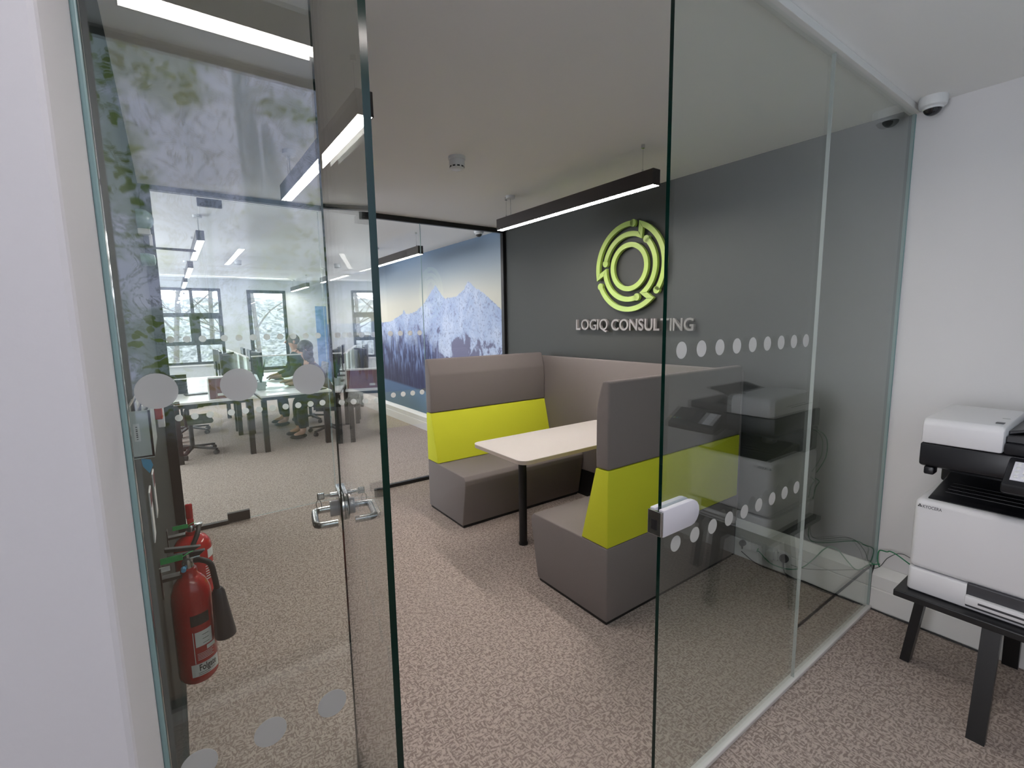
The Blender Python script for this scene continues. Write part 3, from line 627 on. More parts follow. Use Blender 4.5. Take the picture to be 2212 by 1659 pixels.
PX0, PX1, PY0, PY1 = -.632, -.125, -.760, -.283       # printer body; front faces -x, left side faces the glass
t = thing('printer', 'white and black multifunction printer on the black stand', 'printer', ((PX0 + PX1) / 2, (PY0 + PY1) / 2, .458))
B().box(PX0 + .004, PX1, PY0, PY1, .560, .852, .022, 4).make('body', 'printer_white', t, True)
dr = B().prism([(PX0, PY0 + .01), (PX0, PY1 - .012), (PX0 + .012, PY1), (PX1, PY1), (PX1, PY0), (PX0 + .01, PY0)], 'Z', .462, .5565, .006).make('paper_drawer', 'printer_white', t, True)
B().box(PX0 - .004, PX0 + .010, PY0 + .085, PY1 - .182, .472, .566, .004).make('handle_recess', 'printer_grey', dr)
B().box(PX0 - .022, PX0 + .004, PY0 + .085, PY1 - .182, .486, .522, .006).make('drawer_handle', 'printer_white', dr, True)
B().box(PX0 - .0225, PX0 - .021, PY0 + .11, PY1 - .22, .500, .508).make('handle_slot', 'printer_grey', dr)
B().box(PX0 + .010, PX1 - .012, PY0 + .012, PY1 - .012, .456, .463).make('base_plate', 'printer_grey', t)
tr = B().prism([(PX0 + .035, .8535), (PX0 + .07, .862), (PX1 - .12, .905), (PX1 - .03, .905), (PX1 - .03, .8525), (PX0 + .035, .8525)], 'Y', PY0 + .03, PY1 - .035, .003).make('output_tray', 'printer_black', t)
for i in range(7): B().box(PX0 + .12 + i * .035, PX0 + .125 + i * .035, PY0 + .08, PY1 - .07, .866 + i * .0042, .871 + i * .0042).make('tray_rib', 'printer_grey', tr)
B().box(PX1 - .16, PX1 - .004, PY0 + .005, PY1 - .004, .853, .985, .01).make('rear_column', 'printer_black', t, True)
B().box(PX0 + .05, PX1 - .16, PY0 + .005, PY0 + .11, .853, .985, .01).make('side_column', 'printer_white', t, True)
B().prism([(PX0 - .005, .998), (PX0 - .008, 1.012), (PX0 - .008, 1.086), (PX1 + .005, 1.086), (PX1 + .005, .985), (PX0 + .03, .985)], 'Y', PY0 - .004, PY1 - .004, .006).make('scanner', 'printer_black', t, True)
B().box(PX0 + .005, PX0 + .06, PY1 - .05, PY1 - .018, .958, .99, .006).make('scanner_foot', 'printer_black', t, True)
ad = B().prism([(PX0 - .012, 1.088), (PX0 - .012, 1.168), (PX0 + .004, 1.186), (PX1 - .12, 1.196), (PX1 - .01, 1.172), (PX1 - .01, 1.088)], 'Y', PY1 - .235, PY1 - .006, .009).make('document_feeder', 'printer_white', t, True)
B().box(PX0 + .16, PX0 + .40, PY1 - .0065, PY1 - .0045, 1.128, 1.131).make('feeder_slot', 'printer_grey', ad)
for q in (0, 1): B().box(PX0 + .05 + q * .12, PX0 + .075 + q * .12, PY1 - .222, PY1 - .200, 1.1885, 1.1905).make('size_mark', 'printer_grey', ad)
B().box(PX0 - .006, PX1 - .02, PY0 + .0, PY1 - .237, 1.088, 1.128, .006).make('platen_lid', 'printer_black', t, True)
B().prism([(PY1 - .236, 1.150), (PY1 - .36, 1.190), (PY1 - .40, 1.195), (PY1 - .40, 1.206), (PY1 - .236, 1.164)], 'X', PX0 + .06, PX1 - .05, .003).make('feeder_tray', 'printer_black', t)
B().prism([(PY1 - .236, 1.128), (PY1 - .34, 1.128), (PY1 - .30, 1.160), (PY1 - .236, 1.150)], 'X', PX0 + .02, PX1 - .05, .003).make('tray_support', 'printer_black', t)
cp = B().prism([(PX0 - .008, 1.085), (PX0 - .135, 1.012), (PX0 - .132, .982), (PX0 - .10, .972), (PX0 - .008, .998)], 'Y', PY0 - .06, PY1 - .255, .006).make('control_panel', 'printer_black', t, True)
pm = Matrix.Translation((PX0 - .0715, 0, 1.0505)) @ Matrix.Rotation(-math.atan2(.073, .127), 4, 'Y')
B().box(-.045, .045, PY0 + .06, PY1 - .345, 0, .003, .001).xf(pm).make('touch_screen', 'display', cp)
B().box(-.050, .045, PY1 - .335, PY1 - .272, -.001, .0025, .001).xf(pm).make('key_field', 'alu', cp)
for i in range(4):
    for j in range(3):
        B().lathe([(.006, 0), (.006, .003), (.004, .004)], n=10).xf(pm @ Matrix.Translation((-.034 + i * .022, PY1 - .285 - j * .019, .0025))).make('key', 'label_white', cp)
for i, cc in enumerate(('lime_fabric', 'blue_note', 'green_tag', 'maroon')): B().box(-.040, -.028, PY0 - .045 + i * .018, PY0 - .033 + i * .018, 0, .003).xf(pm).make('indicator', cc, cp)
def flat_text(s, h, ya, yb, x, zb, parent, m, name='lettering', off=0.004):
    me = text_mesh(s, 1.0, .0, off); xs = [v.co.x for v in me.vertices]; top = max(v.co.y for v in me.vertices)
    for v in me.vertices: v.co = (x, ya + (yb - ya) * (v.co.x - min(xs)) / (max(xs) - min(xs)), zb + h * v.co.y / top)
    me.materials.append(M[m]); return link(name, me, parent)
flat_text('KYOCERA', .0125, -.312, -.370, PX0 + .0032, .8185, t, 'printer_grey')
em = B()
for i in range(3):
    a = math.radians(90 + 120 * i); c = (-.302 + .004 * math.cos(a) * -1, .8248 + .004 * math.sin(a)); em.prism([(c[0] - .0035, c[1] - .0022), (c[0] + .0035, c[1] - .0022), (c[0] + .0015, c[1] + .003), (c[0] - .0025, c[1] + .0026)], 'X', PX0 + .0028, PX0 + .0036)
em.make('emblem', 'printer_grey', t)

# cables, sockets
def cable(label, pts, r, m, name='cable'): return tag(B().tube(pts, r, 8, 7).make(name, m, None, True), label, 'cable')
def X0p(px, py, x):                                   # photo pixel to a point on a plane parallel to the right wall
    dv = f_.copy(); dv = f_ + (px - 1106) / F_PX * r2 + (829.5 - py) / F_PX * u2; k = (x - CAM.x) / dv.x; return tuple(CAM + dv * k)
def Z0p(px, py, z):
    dv = f_ + (px - 1106) / F_PX * r2 + (829.5 - py) / F_PX * u2; k = (z - CAM.z) / dv.z; return tuple(CAM + dv * k)
def plate(label, y, w=.082, h=.080, z=.160, name='socket_outlet', grp='outlets in the trunking'):
    t = thing(name, label, 'socket', (-.06, y, z), grp)
    B().box(-.0620, -.0522, y - w / 2, y + w / 2, z - h / 2, z + h / 2, .002).make('face_plate', 'white_plastic', t); return t
zs = .108
plate('white socket outlet beside the booth bench, black plug in it', .690, .07, .076, zs)
t = plate('white data outlet with a green network lead plugged in', .600, .088, .076, zs)
B().box(-.0625, -.0618, .575, .625, zs - .012, zs + .014).make('data_port', 'label_white', t); B().cyl((-.0625, .578, zs + .016), (-.064, .578, zs + .016), .002).cyl((-.0625, .622, zs + .016), (-.064, .622, zs + .016), .002).make('screw', 'chrome', t)
plate('white socket outlet with a white adaptor beside the data outlet', .520, .07, .076, zs); plate('white socket outlet with the round black plug', .440, .075, .076, zs)
def plug(label, y, m, r=.024, z=zs):
    t = thing('plug', label, 'plug', (-.07, y, z)); B().lathe([(r, -.0622), (r, -.078), (r * .85, -.088), (r * .4, -.092)], (0, y, z), 'X').make('body', m, t, True)
    B().cyl((-.076, y, z - r * .7), (-.074, y, z - r - .02), .006, .004, 10).make('cord_grip', m, t, True)
plug('black plug in the outlet next to the booth bench', .700, 'rubber', .020); plug('round black plug in the rightmost trunking outlet', .438, 'rubber', .025)
t = thing('power_adaptor', 'white power adaptor in the middle trunking outlet', 'adaptor', (-.08, .515, zs)); B().box(-.094, -.0622, .497, .537, zs - .022, zs + .022, .004).make('body', 'white_plastic', t); B().box(-.090, -.072, .500, .570, zs - .034, zs - .023, .003).make('lead_boss', 'white_plastic', t)
cable('green network lead looping from the data outlet to the glass corner', [(-.064, .600, zs), (-.080, .600, .090), X0p(1640, 1192, -.09), X0p(1665, 1217, -.085), X0p(1700, 1229, -.075), X0p(1730, 1227, -.07), X0p(1755, 1210, -.06), X0p(1778, 1188, -.056), X0p(1795, 1181, -.03), X0p(1812, 1190, -.03), X0p(1832, 1214, -.058), X0p(1852, 1231, -.06), (-.056, .010, .245), (-.040, -.012, .252), (-.03, -.03, .258)], .0032, 'green_cable')
cable('green network lead rising from the glass corner to the printer', [(-.03, -.03, .2405), X0p(1896, 1212, -.03), X0p(1899, 1190, -.02), X0p(1915, 1192, -.04), X0p(1935, 1197, -.06), (-.10, -.29, .29), (-.10, -.31, .42), (-.085, -.30, .60), (-.11, -.272, .66), (-.119, -.30, .68)], .0030, 'green_cable')
cable('short green lead bent behind the printer top', [(-.08, -.300, .70), (-.07, -.262, .80), (-.055, -.27, .90), (-.07, -.31, .945), (-.115, -.34, .93)], .0028, 'green_cable')
cable('thin grey wire running along the white trunking top', [X0p(1665, 1208, -.056), X0p(1690, 1213, -.056), X0p(1730, 1227, -.056), X0p(1780, 1231, -.055), X0p(1830, 1231, -.055), (-.054, .012, .22), (-.030, -.03, .2435), X0p(1920, 1204, -.02), X0p(1955, 1199, -.03), (-.09, -.29, .31), (-.11, -.30, .45)], .0016, 'dark_cable')
cable('black power lead running along the floor from the plugs to the stand', [(-.074, .438, .062), (-.080, .42, .02), (-.075, .35, .006)] + [(min(q[0], -.062), q[1], q[2]) for q in [Z0p(px, py, .006) for px, py in ((1745, 1252), (1800, 1283), (1850, 1290), (1885, 1303), (1920, 1330), (1955, 1343), (2000, 1352), (2040, 1375), (2080, 1388), (2130, 1392))]], .0042, 'rubber')
cable('second black lead beside the power lead on the booth carpet', [(-.085, .70, .055), (-.085, .60, .012), (-.075, .5, .005), (-.070, .33, .005), (-.085, .22, .005), (-.066, .10, .005), (-.075, .06, .005)], .0032, 'rubber')

# ------------------------------------------------------------------ things on the dark corridor wall
def cyl_patch(c, r, a0, a1, z0, z1, n=10):
    b = B(); V = []
    for i in range(n + 1):
        a = math.radians(a0 + (a1 - a0) * i / n); V.append((b.bm.verts.new((c[0] + r * math.cos(a), c[1] + r * math.sin(a), z0)), b.bm.verts.new((c[0] + r * math.cos(a), c[1] + r * math.sin(a), z1))))
    for p, q in zip(V, V[1:]): b.bm.faces.new((p[0], q[0], q[1], p[1]))
    return b
E1 = (-3.058, .930); R1 = .0555; zb = .455
t = thing('fire_extinguisher', 'red fire extinguisher with black discharge horn, nearest on the dark wall', 'fire extinguisher', (*E1, zb), 'fire extinguishers')
B().lathe([(R1 * .8, zb), (R1 * .97, zb + .012), (R1, zb + .022), (R1, zb + .272), (R1 * .95, zb + .300), (R1 * .78, zb + .328), (R1 * .52, zb + .346), (.024, zb + .352), (.022, zb + .372), (.018, zb + .376)], (*E1, 0), n=36).make('cylinder', 'red', t, True)
vz = zb + .376
B().lathe([(.016, vz - .002), (.016, vz + .018), (.011, vz + .03), (.011, vz + .045)], (*E1, 0)).box(E1[0] - .012, E1[0] + .034, E1[1] - .012, E1[1] + .012, vz + .012, vz + .034, .003).make('valve', 'chrome', t, True)
B().prism([(E1[0] - .05, vz + .04), (E1[0] + .03, vz + .03), (E1[0] + .05, vz + .046), (E1[0] - .05, vz + .052)], 'Y', E1[1] - .009, E1[1] + .009, .002).prism([(E1[0] - .055, vz + .066), (E1[0] + .02, vz + .052), (E1[0] + .04, vz + .062), (E1[0] - .055, vz + .078)], 'Y', E1[1] - .009, E1[1] + .009, .002).make('squeeze_handle', 'rubber', t)
B().tube([(E1[0] + .02, E1[1] - .012, vz + .022), (E1[0] + .036, E1[1] - .028, vz + .024), (E1[0] + .058, E1[1] - .036, vz + .008), (E1[0] + .066, E1[1] - .036, vz - .04), (E1[0] + .070, E1[1] - .036, vz - .085)], .0085, 10, 6).make('hose', 'rubber', t, True)
B().lathe([(.012, 0), (.0185, -.012), (.020, -.03), (.031, -.165), (.0305, -.168), (.02, -.150)], (0, 0, 0)).xf(Matrix.Translation((E1[0] + .071, E1[1] - .036, vz - .080)) @ Matrix.Rotation(-.06, 4, 'Y')).make('discharge_horn', 'horn', t, True)
def on_cyl(c, r, amid, zc, me):                        # bend flat text (metres) around the cylinder
    for v in me.vertices:
        a = math.radians(amid) + v.co.x / r; v.co = (c[0] + r * math.cos(a), c[1] + r * math.sin(a), zc + v.co.y)
lb = cyl_patch(E1, R1 + .0006, -110, -20, zb + .030, zb + .072).make('brand_label', 'label_white', t)
me = text_mesh('Folgate', .030, 0, .0006)
xm = max(v.co.x for v in me.vertices) / 2
for v in me.vertices: v.co.x = (v.co.x - xm) * .62
on_cyl(E1, R1 + .0012, -62, zb + .048, me); me.materials.append(M['ink']); link('lettering', me, lb)
for i, w in enumerate((52, 34)): cyl_patch(E1, R1 + .0010, -92, -92 + w, zb + .040 - i * .006, zb + .0415 - i * .006).make('print_line', 'ink', lb)
lb = cyl_patch(E1, R1 + .0006, -98, -96, zb + .074, zb + .180).make('instruction_border', 'label_white', t)
cyl_patch(E1, R1 + .0006, -92, -40, zb + .128, zb + .178).make('instruction_panel', 'label_white', t)
cyl_patch(E1, R1 + .0006, -62, -30, zb + .110, zb + .124).make('class_panel', 'label_white', t)
for i in range(3): cyl_patch(E1, R1 + .0010, -72, -52, zb + .136 + i * .014, zb + .1375 + i * .014).make('print_line', 'ink', t)
for i in range(5): cyl_patch(E1, R1 + .0006, -90, -40 - 5 * (i % 2), zb + .084 + i * .005, zb + .0855 + i * .005).make('print_line', 'label_white', t)
cyl_patch(E1, R1 + .0006, -100, -45, zb + .200, zb + .236).make('black_panel', 'ink', t)
B().box(LX, E1[0] - R1 * .2, E1[1] - .016, E1[1] + .016, zb + .352, zb + .362).box(LX, LX + .004, E1[1] - .02, E1[1] + .02, zb + .30, zb + .40).make('wall_bracket', 'black_metal', t)
def tagseal(c, z, parent):
    g = B().box(c[0] - .066, c[0] - .010, c[1] - .05, c[1] - .048, z, z + .019, .0008).make('seal_tag', 'green_tag', parent)
    B().tube([(c[0] - .010, c[1] - .049, z + .010), (c[0] + .006, c[1] - .04, z + .014), (c[0] + .016, c[1] - .008, z + .004), (c[0] + .018, c[1] + .010, z - .004)], .0014, 6, 5).make('seal_loop', 'green_tag', g)
tagseal((E1[0], E1[1]), vz + .048, t)
B().cyl((E1[0] - .012, E1[1] - .016, vz + .006), (E1[0] - .012, E1[1] - .03, vz + .004), .007, n=12).make('pressure_port', 'blue_note', t)
B().box(E1[0] - .075, E1[0] - .045, E1[1] - .02, E1[1] - .016, vz + .012, vz + .026).make('pin_ring', 'label_white', t)
E2 = (-3.040, 1.70); R2 = .0735; zb = .215
t = thing('fire_extinguisher', 'red fire extinguisher with red lever, behind the one with the horn', 'fire extinguisher', (*E2, zb), 'fire extinguishers')
B().lathe([(R2 * .85, zb), (R2 * .98, zb + .014), (R2, zb + .028), (R2, zb + .372), (R2 * .94, zb + .398), (R2 * .74, zb + .420), (R2 * .42, zb + .432), (.024, zb + .436), (.022, zb + .452)], (*E2, 0), n=36).make('cylinder', 'red', t, True)
vz = zb + .45
B().lathe([(.017, vz - .004), (.017, vz + .02), (.012, vz + .03)], (*E2, 0)).box(E2[0] - .01, E2[0] + .045, E2[1] - .012, E2[1] + .012, vz + .014, vz + .030, .002).make('valve', 'chrome', t, True)
B().box(E2[0] - .012, E2[0] + .014, E2[1] - .012, E2[1] + .012, vz + .028, vz + .060, .004).box(E2[0] - .014, E2[0] + .014, E2[1] - .008, E2[1] + .006, vz + .058, vz + .13, .006).make('squeeze_handle', 'red', t, True)
B().tube([(E2[0] + .03, E2[1] - .010, vz + .02), (E2[0] + .020, E2[1] - .05, vz - .006), (E2[0] - .012, E2[1] - .082, vz - .07), (E2[0] - .03, E2[1] - .084, vz - .17), (E2[0] - .035, E2[1] - .082, vz - .28)], .010, 10, 6).make('hose', 'rubber', t, True)
cyl_patch(E2, R2 + .0006, -45, 20, zb + .325, zb + .365).make('label', 'label_white', t)
for i in range(6): cyl_patch(E2, R2 + .0006, -58, -10, zb + .29 - i * .012, zb + .294 - i * .012).make('print_line', 'label_white', t)
tagseal(E2, vz + .036, t)
B().box(LX, E2[0] - R2 * .3, E2[1] - .016, E2[1] + .016, zb + .436, zb + .446).box(LX, LX + .004, E2[1] - .02, E2[1] + .02, zb + .38, zb + .48).make('wall_bracket', 'black_metal', t)
for y, z, lab in ((.865, 1.048, 'white extinguisher notice seen edge-on above the nearest extinguisher'), (1.125, 1.035, 'white extinguisher notice seen edge-on, further along the dark wall')):
    t = thing('wall_notice', lab, 'notice', (LX, y, z), 'extinguisher notices')
    B().box(LX, LX + .004, y - .042, y + .042, z - .075, z + .075, .001).make('board', 'label_white', t)
    B().box(LX + .004, LX + .0046, y - .036, y + .036, z + .03, z + .07).make('printed_band', 'maroon', t)
BY = .40
t = thing('document_box', 'pale grey wall box stuffed with papers, taped label on its end', 'document box', (LX, BY + .06, 1.31))
B().box(LX, LX + .042, BY, BY + .005, 1.320, 1.418).box(LX, LX + .042, BY + .22, BY + .225, 1.320, 1.418).box(LX, LX + .042, BY, BY + .225, 1.318, 1.323).box(LX, LX + .004, BY, BY + .225, 1.32, 1.418).box(LX + .038, LX + .042, BY, BY + .225, 1.32, 1.418).make('tray', 'grey_box', t)
B().box(LX + .012, LX + .022, BY - .0006, BY, 1.355, 1.392).make('taped_label', 'label_white', t)
lm = B()
for i, h in enumerate((.002, .004, .004, .003, .004, .0025, .003)): lm.box(LX + .0155, LX + .0185, BY - .0009, BY - .0005, 1.359 + i * .0042, 1.359 + i * .0042 + h * .6)
lm.make('label_print', 'ink', t)
for i, (a, z) in enumerate(((.008, 1.428), (.018, 1.434), (.028, 1.426))): tag(B().box(LX + a, LX + a + .003, BY + .012, BY + .21, 1.325, z).make('paper_sheet', 'paper'), ('cream sheet standing nearest the wall in the grey box', 'tallest cream sheet in the middle of the grey box', 'cream sheet at the front of the grey box')[i], 'paper', 'papers in the grey wall box')
tag(B().prism([(LX + .018, 1.318), (LX + .034, 1.312), (LX + .037, 1.300), (LX + .030, 1.283), (LX + .020, 1.300)], 'Y', BY + .004, BY + .006).make('paper_note', 'blue_note'), 'sky blue paper tag hanging below the grey wall box', 'paper note')
t = thing('call_point', 'small red fire call point on the dark wall by the far door', 'call point', (LX, 1.92, 1.19)); B().box(LX, LX + .03, 1.88, 1.965, 1.165, 1.235, .004).make('housing', 'red', t); B().box(LX + .03, LX + .032, 1.90, 1.945, 1.18, 1.22).make('break_glass', 'label_white', t)
t = thing('door_release', 'small silver door release with lever beside the red call point', 'switch', (LX, 2.2, 1.17)); B().box(LX, LX + .03, 2.16, 2.24, 1.08, 1.23, .003).make('plate', 'alu', t); B().cyl((LX + .03, 2.2, 1.19), (LX + .085, 2.2, 1.19), .007).cyl((LX + .078, 2.2, 1.19), (LX + .1, 2.2, 1.19), .010).make('lever', 'chrome', t, True)
t = thing('wall_sensor', 'round translucent wall sensor with white foot high on the dark wall', 'sensor', (LX, 2.45, 2.14))
B().lathe([(.055, LX), (.056, LX + .02), (.050, LX + .045), (.034, LX + .066), (.012, LX + .074)], (0, 2.45, 2.165), 'X').make('dome', 'glass_edge_pale', t, True)
B().box(LX, LX + .055, 2.42, 2.48, 2.085, 2.115, .003).box(LX + .045, LX + .06, 2.44, 2.46, 2.03, 2.09, .002).make('foot', 'white_plastic', t)
t = thing('projecting_bracket', 'slim dark arm reaching out from a round bracket on the dark wall', 'wall bracket', (LX, 2.45, 2.0))
B().lathe([(.035, LX), (.035, LX + .03), (.028, LX + .06), (.01, LX + .066)], (0, 2.45, 1.955), 'X').make('bracket', 'glass_edge_pale', t, True)
B().prism([(LX, 2.018), (LX + .10, 2.014), (LX + .245, 2.010), (LX + .26, 2.016), (LX + .245, 2.024), (LX + .10, 2.024), (LX, 2.022)], 'Y', 2.44, 2.46, .001).make('arm', 'bronze', t)

# ------------------------------------------------------------------ office furniture
def desk(label, x0, x1, y0, y1):
    t = thing('desk', label, 'desk', ((x0 + x1) / 2, (y0 + y1) / 2, 0), 'white office desks')
    B().box(x0, x1, y0, y1, .715, .740, .003).make('desktop', 'desk_white', t)
    for x in (x0 + .05, x1 - .05):
        for y in (y0 + .16, y1 - .16): B().box(x - .03, x + .03, y - .03, y + .03, 0, .66).make('leg', 'black_metal', t)
        B().box(x - .02, x + .02, y0 + .1, y1 - .1, .66, .715).make('side_rail', 'black_metal', t)
    B().box(x0 + .06, x1 - .06, y0 + .14, y0 + .18, .66, .715).make('cross_rail', 'black_metal', t); return t
desk('white desk nearest the glass on the left, next to the maroon divider', -3.11, -2.265, 5.62, 7.22)
desk('white desk below the six-pane window', -3.11, -2.265, 7.24, 8.84)
desk('white desk where the woman in plum works', -2.205, -1.36, 5.60, 7.20)
desk('white desk where the man in the grey-green jumper works', -2.205, -1.36, 7.22, 8.82)
def screen(label, x0, x1, y0, y1, m, z1=1.18):
    t = thing('desk_screen', label, 'desk screen', ((x0 + x1) / 2, (y0 + y1) / 2, .74), 'desk screens')
    B().box(x0, x1, y0, y1, .742, z1).make('panel', m, t)
    B().box(x0 - .006, x1 + .006, y0 - .006, y1 + .006, z1, z1 + .016, .003).make('top_rail', 'desk_white', t); return t
screen('long pale desk screen with white rail between the two left desk rows', -2.258, -2.232, 6.16, 8.80, 'screen_fabric')
screen('clear cross screen with white rail in front of the woman', -2.20, -1.60, 6.14, 6.155, 'acrylic', 1.19)
for lab, x0, x1, y in (('maroon desk divider on the left white desk', -2.72, -2.285, 5.72),):
    t = thing('desk_divider', lab, 'desk divider', ((x0 + x1) / 2, y, .74))
    B().box(x0, x1, y, y + .02, .742, .985).make('board', 'maroon', t); B().box(x0 - .004, x1 + .004, y - .004, y + .10, .985, 1.003).make('top_board', 'desk_white', t)
    B().box(x0 - .012, x0, y - .003, y + .1, .742, .985).box(x1, x1 + .012, y - .003, y + .1, .742, .985).make('end_frame', 'desk_white', t)
    B().box(x0 + .08, x0 + .15, y - .001, y, .775, .805).make('small_label', 'label_white', t)
def make_monitor():
    t = thing('monitor', 'x', 'monitor', (0, 0, 0), 'black monitors on the desks')
    B().prism(rrect(-.11, .11, -.09, .09, .03), 'Z', 0, .012).make('base', 'monitor', t)
    B().box(-.025, .025, .02, .04, .012, .30).make('stand', 'monitor', t)
    B().box(-.27, .27, -.012, .02, .16, .49, .004).make('housing', 'monitor', t)
    B().box(-.26, .26, -.0135, -.012, .175, .48).make('display', 'display', t); return t
proto = make_monitor()
for i, (x, y, rz, lab) in enumerate(((-2.42, 6.75, 70, 'black monitor on the left desk nearest the glass'), (-2.45, 8.10, 95, 'black monitor on an upright stand before the six-pane window'), (-2.07, 6.74, -86, 'black monitor facing the woman in plum'), (-2.06, 7.55, -92, 'first black monitor facing the man'), (-2.06, 8.35, -92, 'last black monitor of the desk row facing the man'), (-2.45, 7.5, 88, 'black monitor in the middle of the left desk row'))):
    o = proto if i == 0 else copy_tree(proto)
    o.location = (x, y, .7405); o.rotation_euler = (0, 0, math.radians(rz)); o['label'] = lab
def small(name, label, cat, b, m, group=None): return tag(b.make(name, m), label, cat, group)
for x, y, a, lab in ((-2.75, 6.35, 8, 'black keyboard on the left desk nearest the glass'), (-1.66, 6.62, 90, 'black keyboard under the woman\'s hands'), (-1.68, 7.62, 90, 'black keyboard in front of the man')):
    small('keyboard', lab, 'keyboard', B().box(-.21, .21, -.065, .065, 0, .012, .004).box(-.20, .20, -.055, .055, .012, .017, .001).xf(Matrix.Translation((x, y, .7405)) @ Matrix.Rotation(math.radians(a), 4, 'Z')), 'monitor', 'keyboards')
for x, y, lab in ((-2.95, 6.9, 'dark grey desk phone box on the left desk'), (-2.62, 5.98, 'small black mouse near the maroon divider')):
    small('desk_accessory', lab, 'accessory', B().box(x - .035, x + .035, y - .06, y + .06, .7405, .7405 + (.06 if 'phone' in lab else .03), .012), 'monitor')
for k in range(5): small('paper_tray', ('lowest', 'second lowest', 'middle', 'second highest', 'topmost')[k] + ' dark paper tray of the stack on the left desk', 'paper tray', B().box(-3.10, -2.91, 6.52, 6.82, .742 + k * .045, .746 + k * .045).box(-3.10, -2.91, 6.81, 6.82, .746 + k * .045, .787 + k * .045).box(-3.10, -3.09, 6.52, 6.81, .746 + k * .045, .787 + k * .045), 'monitor', 'stacked paper trays')
for i, (x, y, w, l, a) in enumerate(((-1.78, 5.80, .21, .29, 10), (-1.62, 6.05, .20, .28, -14), (-2.02, 5.95, .21, .29, 24), (-1.50, 5.78, .12, .20, 40), (-1.95, 6.32, .20, .28, -30))):
    small('paper_sheet', ('loose paper at the near edge of the woman\'s desk', 'loose paper beside the woman\'s keyboard', 'loose paper under the clear screen', 'small dark notebook at the desk corner by the woman', 'loose paper behind the clear screen')[i], 'paper', B().box(-w / 2, w / 2, -l / 2, l / 2, 0, .002 + .008 * (i == 3)).xf(Matrix.Translation((x, y, .7405)) @ Matrix.Rotation(math.radians(a), 4, 'Z')), 'monitor' if i == 3 else 'label_white', 'papers on the desk')
def make_chair():
    t = thing('office_chair', 'x', 'office chair', (0, 0, 0), 'office chairs')
    for k in range(5):
        a = 2 * math.pi * k / 5 + .3; c, s = math.cos(a), math.sin(a)
        B().prism([(0.02, .085), (.30, .060), (.30, .078), (.02, .118)], 'Y', -.022, .022, .004).xf(Matrix.Rotation(a, 4, 'Z')).make('base_arm', 'chair_black', t)
        B().cyl((.29 * c - .02 * s, .29 * s + .02 * c, .029), (.29 * c + .02 * s, .29 * s - .02 * c, .029), .029, n=16).make('castor', 'chair_black', t, True)
    B().cyl((0, 0, .08), (0, 0, .40), .025).make('gas_column', 'chair_black', t, True)
    B().box(-.24, .24, -.23, .23, .41, .47, .03, 3).make('seat', 'chair_green', t, True)
    B().prism([(.20, .50), (.235, .50), (.30, .98), (.27, .98)], 'X', -.21, .21, .012).make('backrest', 'chair_black', t, True)
    B().box(-.03, .03, .15, .26, .36, .52, .01).make('back_bracket', 'chair_black', t)
    for s in (-1, 1): B().tube([(s * .2, .05, .40), (s * .28, .06, .45), (s * .28, .05, .61), (s * .27, -.08, .63)], .014, 8, 5).make('armrest', 'chair_black', t, True)
    return t
proto = make_chair()
for i, (x, y, rz, lab) in enumerate(((-2.93, 6.22, 92, 'office chair pushed under the left desk, star base showing'), (-1.22, 6.40, -90, 'office chair the woman in plum sits on'), (-1.24, 7.47, -92, 'office chair the man in the grey-green jumper sits on'), (-2.93, 7.68, 86, 'office chair at the desk below the six-pane window'))):
    o = proto if i == 0 else copy_tree(proto)
    o.location = (x, y, 0); o.rotation_euler = (0, 0, math.radians(rz)); o['label'] = lab
# plants in the dividers
def plant(label, x, y, h, n, z=.742):
    t = thing('desk_plant', label, 'plant', (x, y, z)); B().lathe([(.05, z), (.065, z + .10), (.06, z + .10), (.055, z + .09)], (x, y, 0)).make('pot', 'label_white', t, True)
    for i in range(n):
        a = i * 2.4; q = random.uniform(.03, .12); hh = h * random.uniform(.7, 1)
        b = B(); base = Vector((x, y, z + .08)); tip = base + Vector((q * math.cos(a), q * math.sin(a), hh)); side = Vector((-math.sin(a), math.cos(a), 0)) * .022; mid = base.lerp(tip, .5) + Vector((0, 0, .02))
        b.quad(base - side * .4, mid - side, mid + side, base + side * .4).quad(mid - side, tip, tip + side * .1, mid + side); b.make('leaf', 'leaf', t)
plant('green plant behind the clear desk screen', -2.10, 6.265, .34, 9)
t = thing('banner', 'narrow blue panel standing against the wall behind the woman', 'banner', (-.20, 10.6, 0)); B().box(-.31, -.07, 10.58, 10.60, .05, 2.02).make('panel', 'blue_panel', t); B().box(-.33, -.05, 10.52, 10.66, 0, .05, .01).make('base', 'chrome', t)

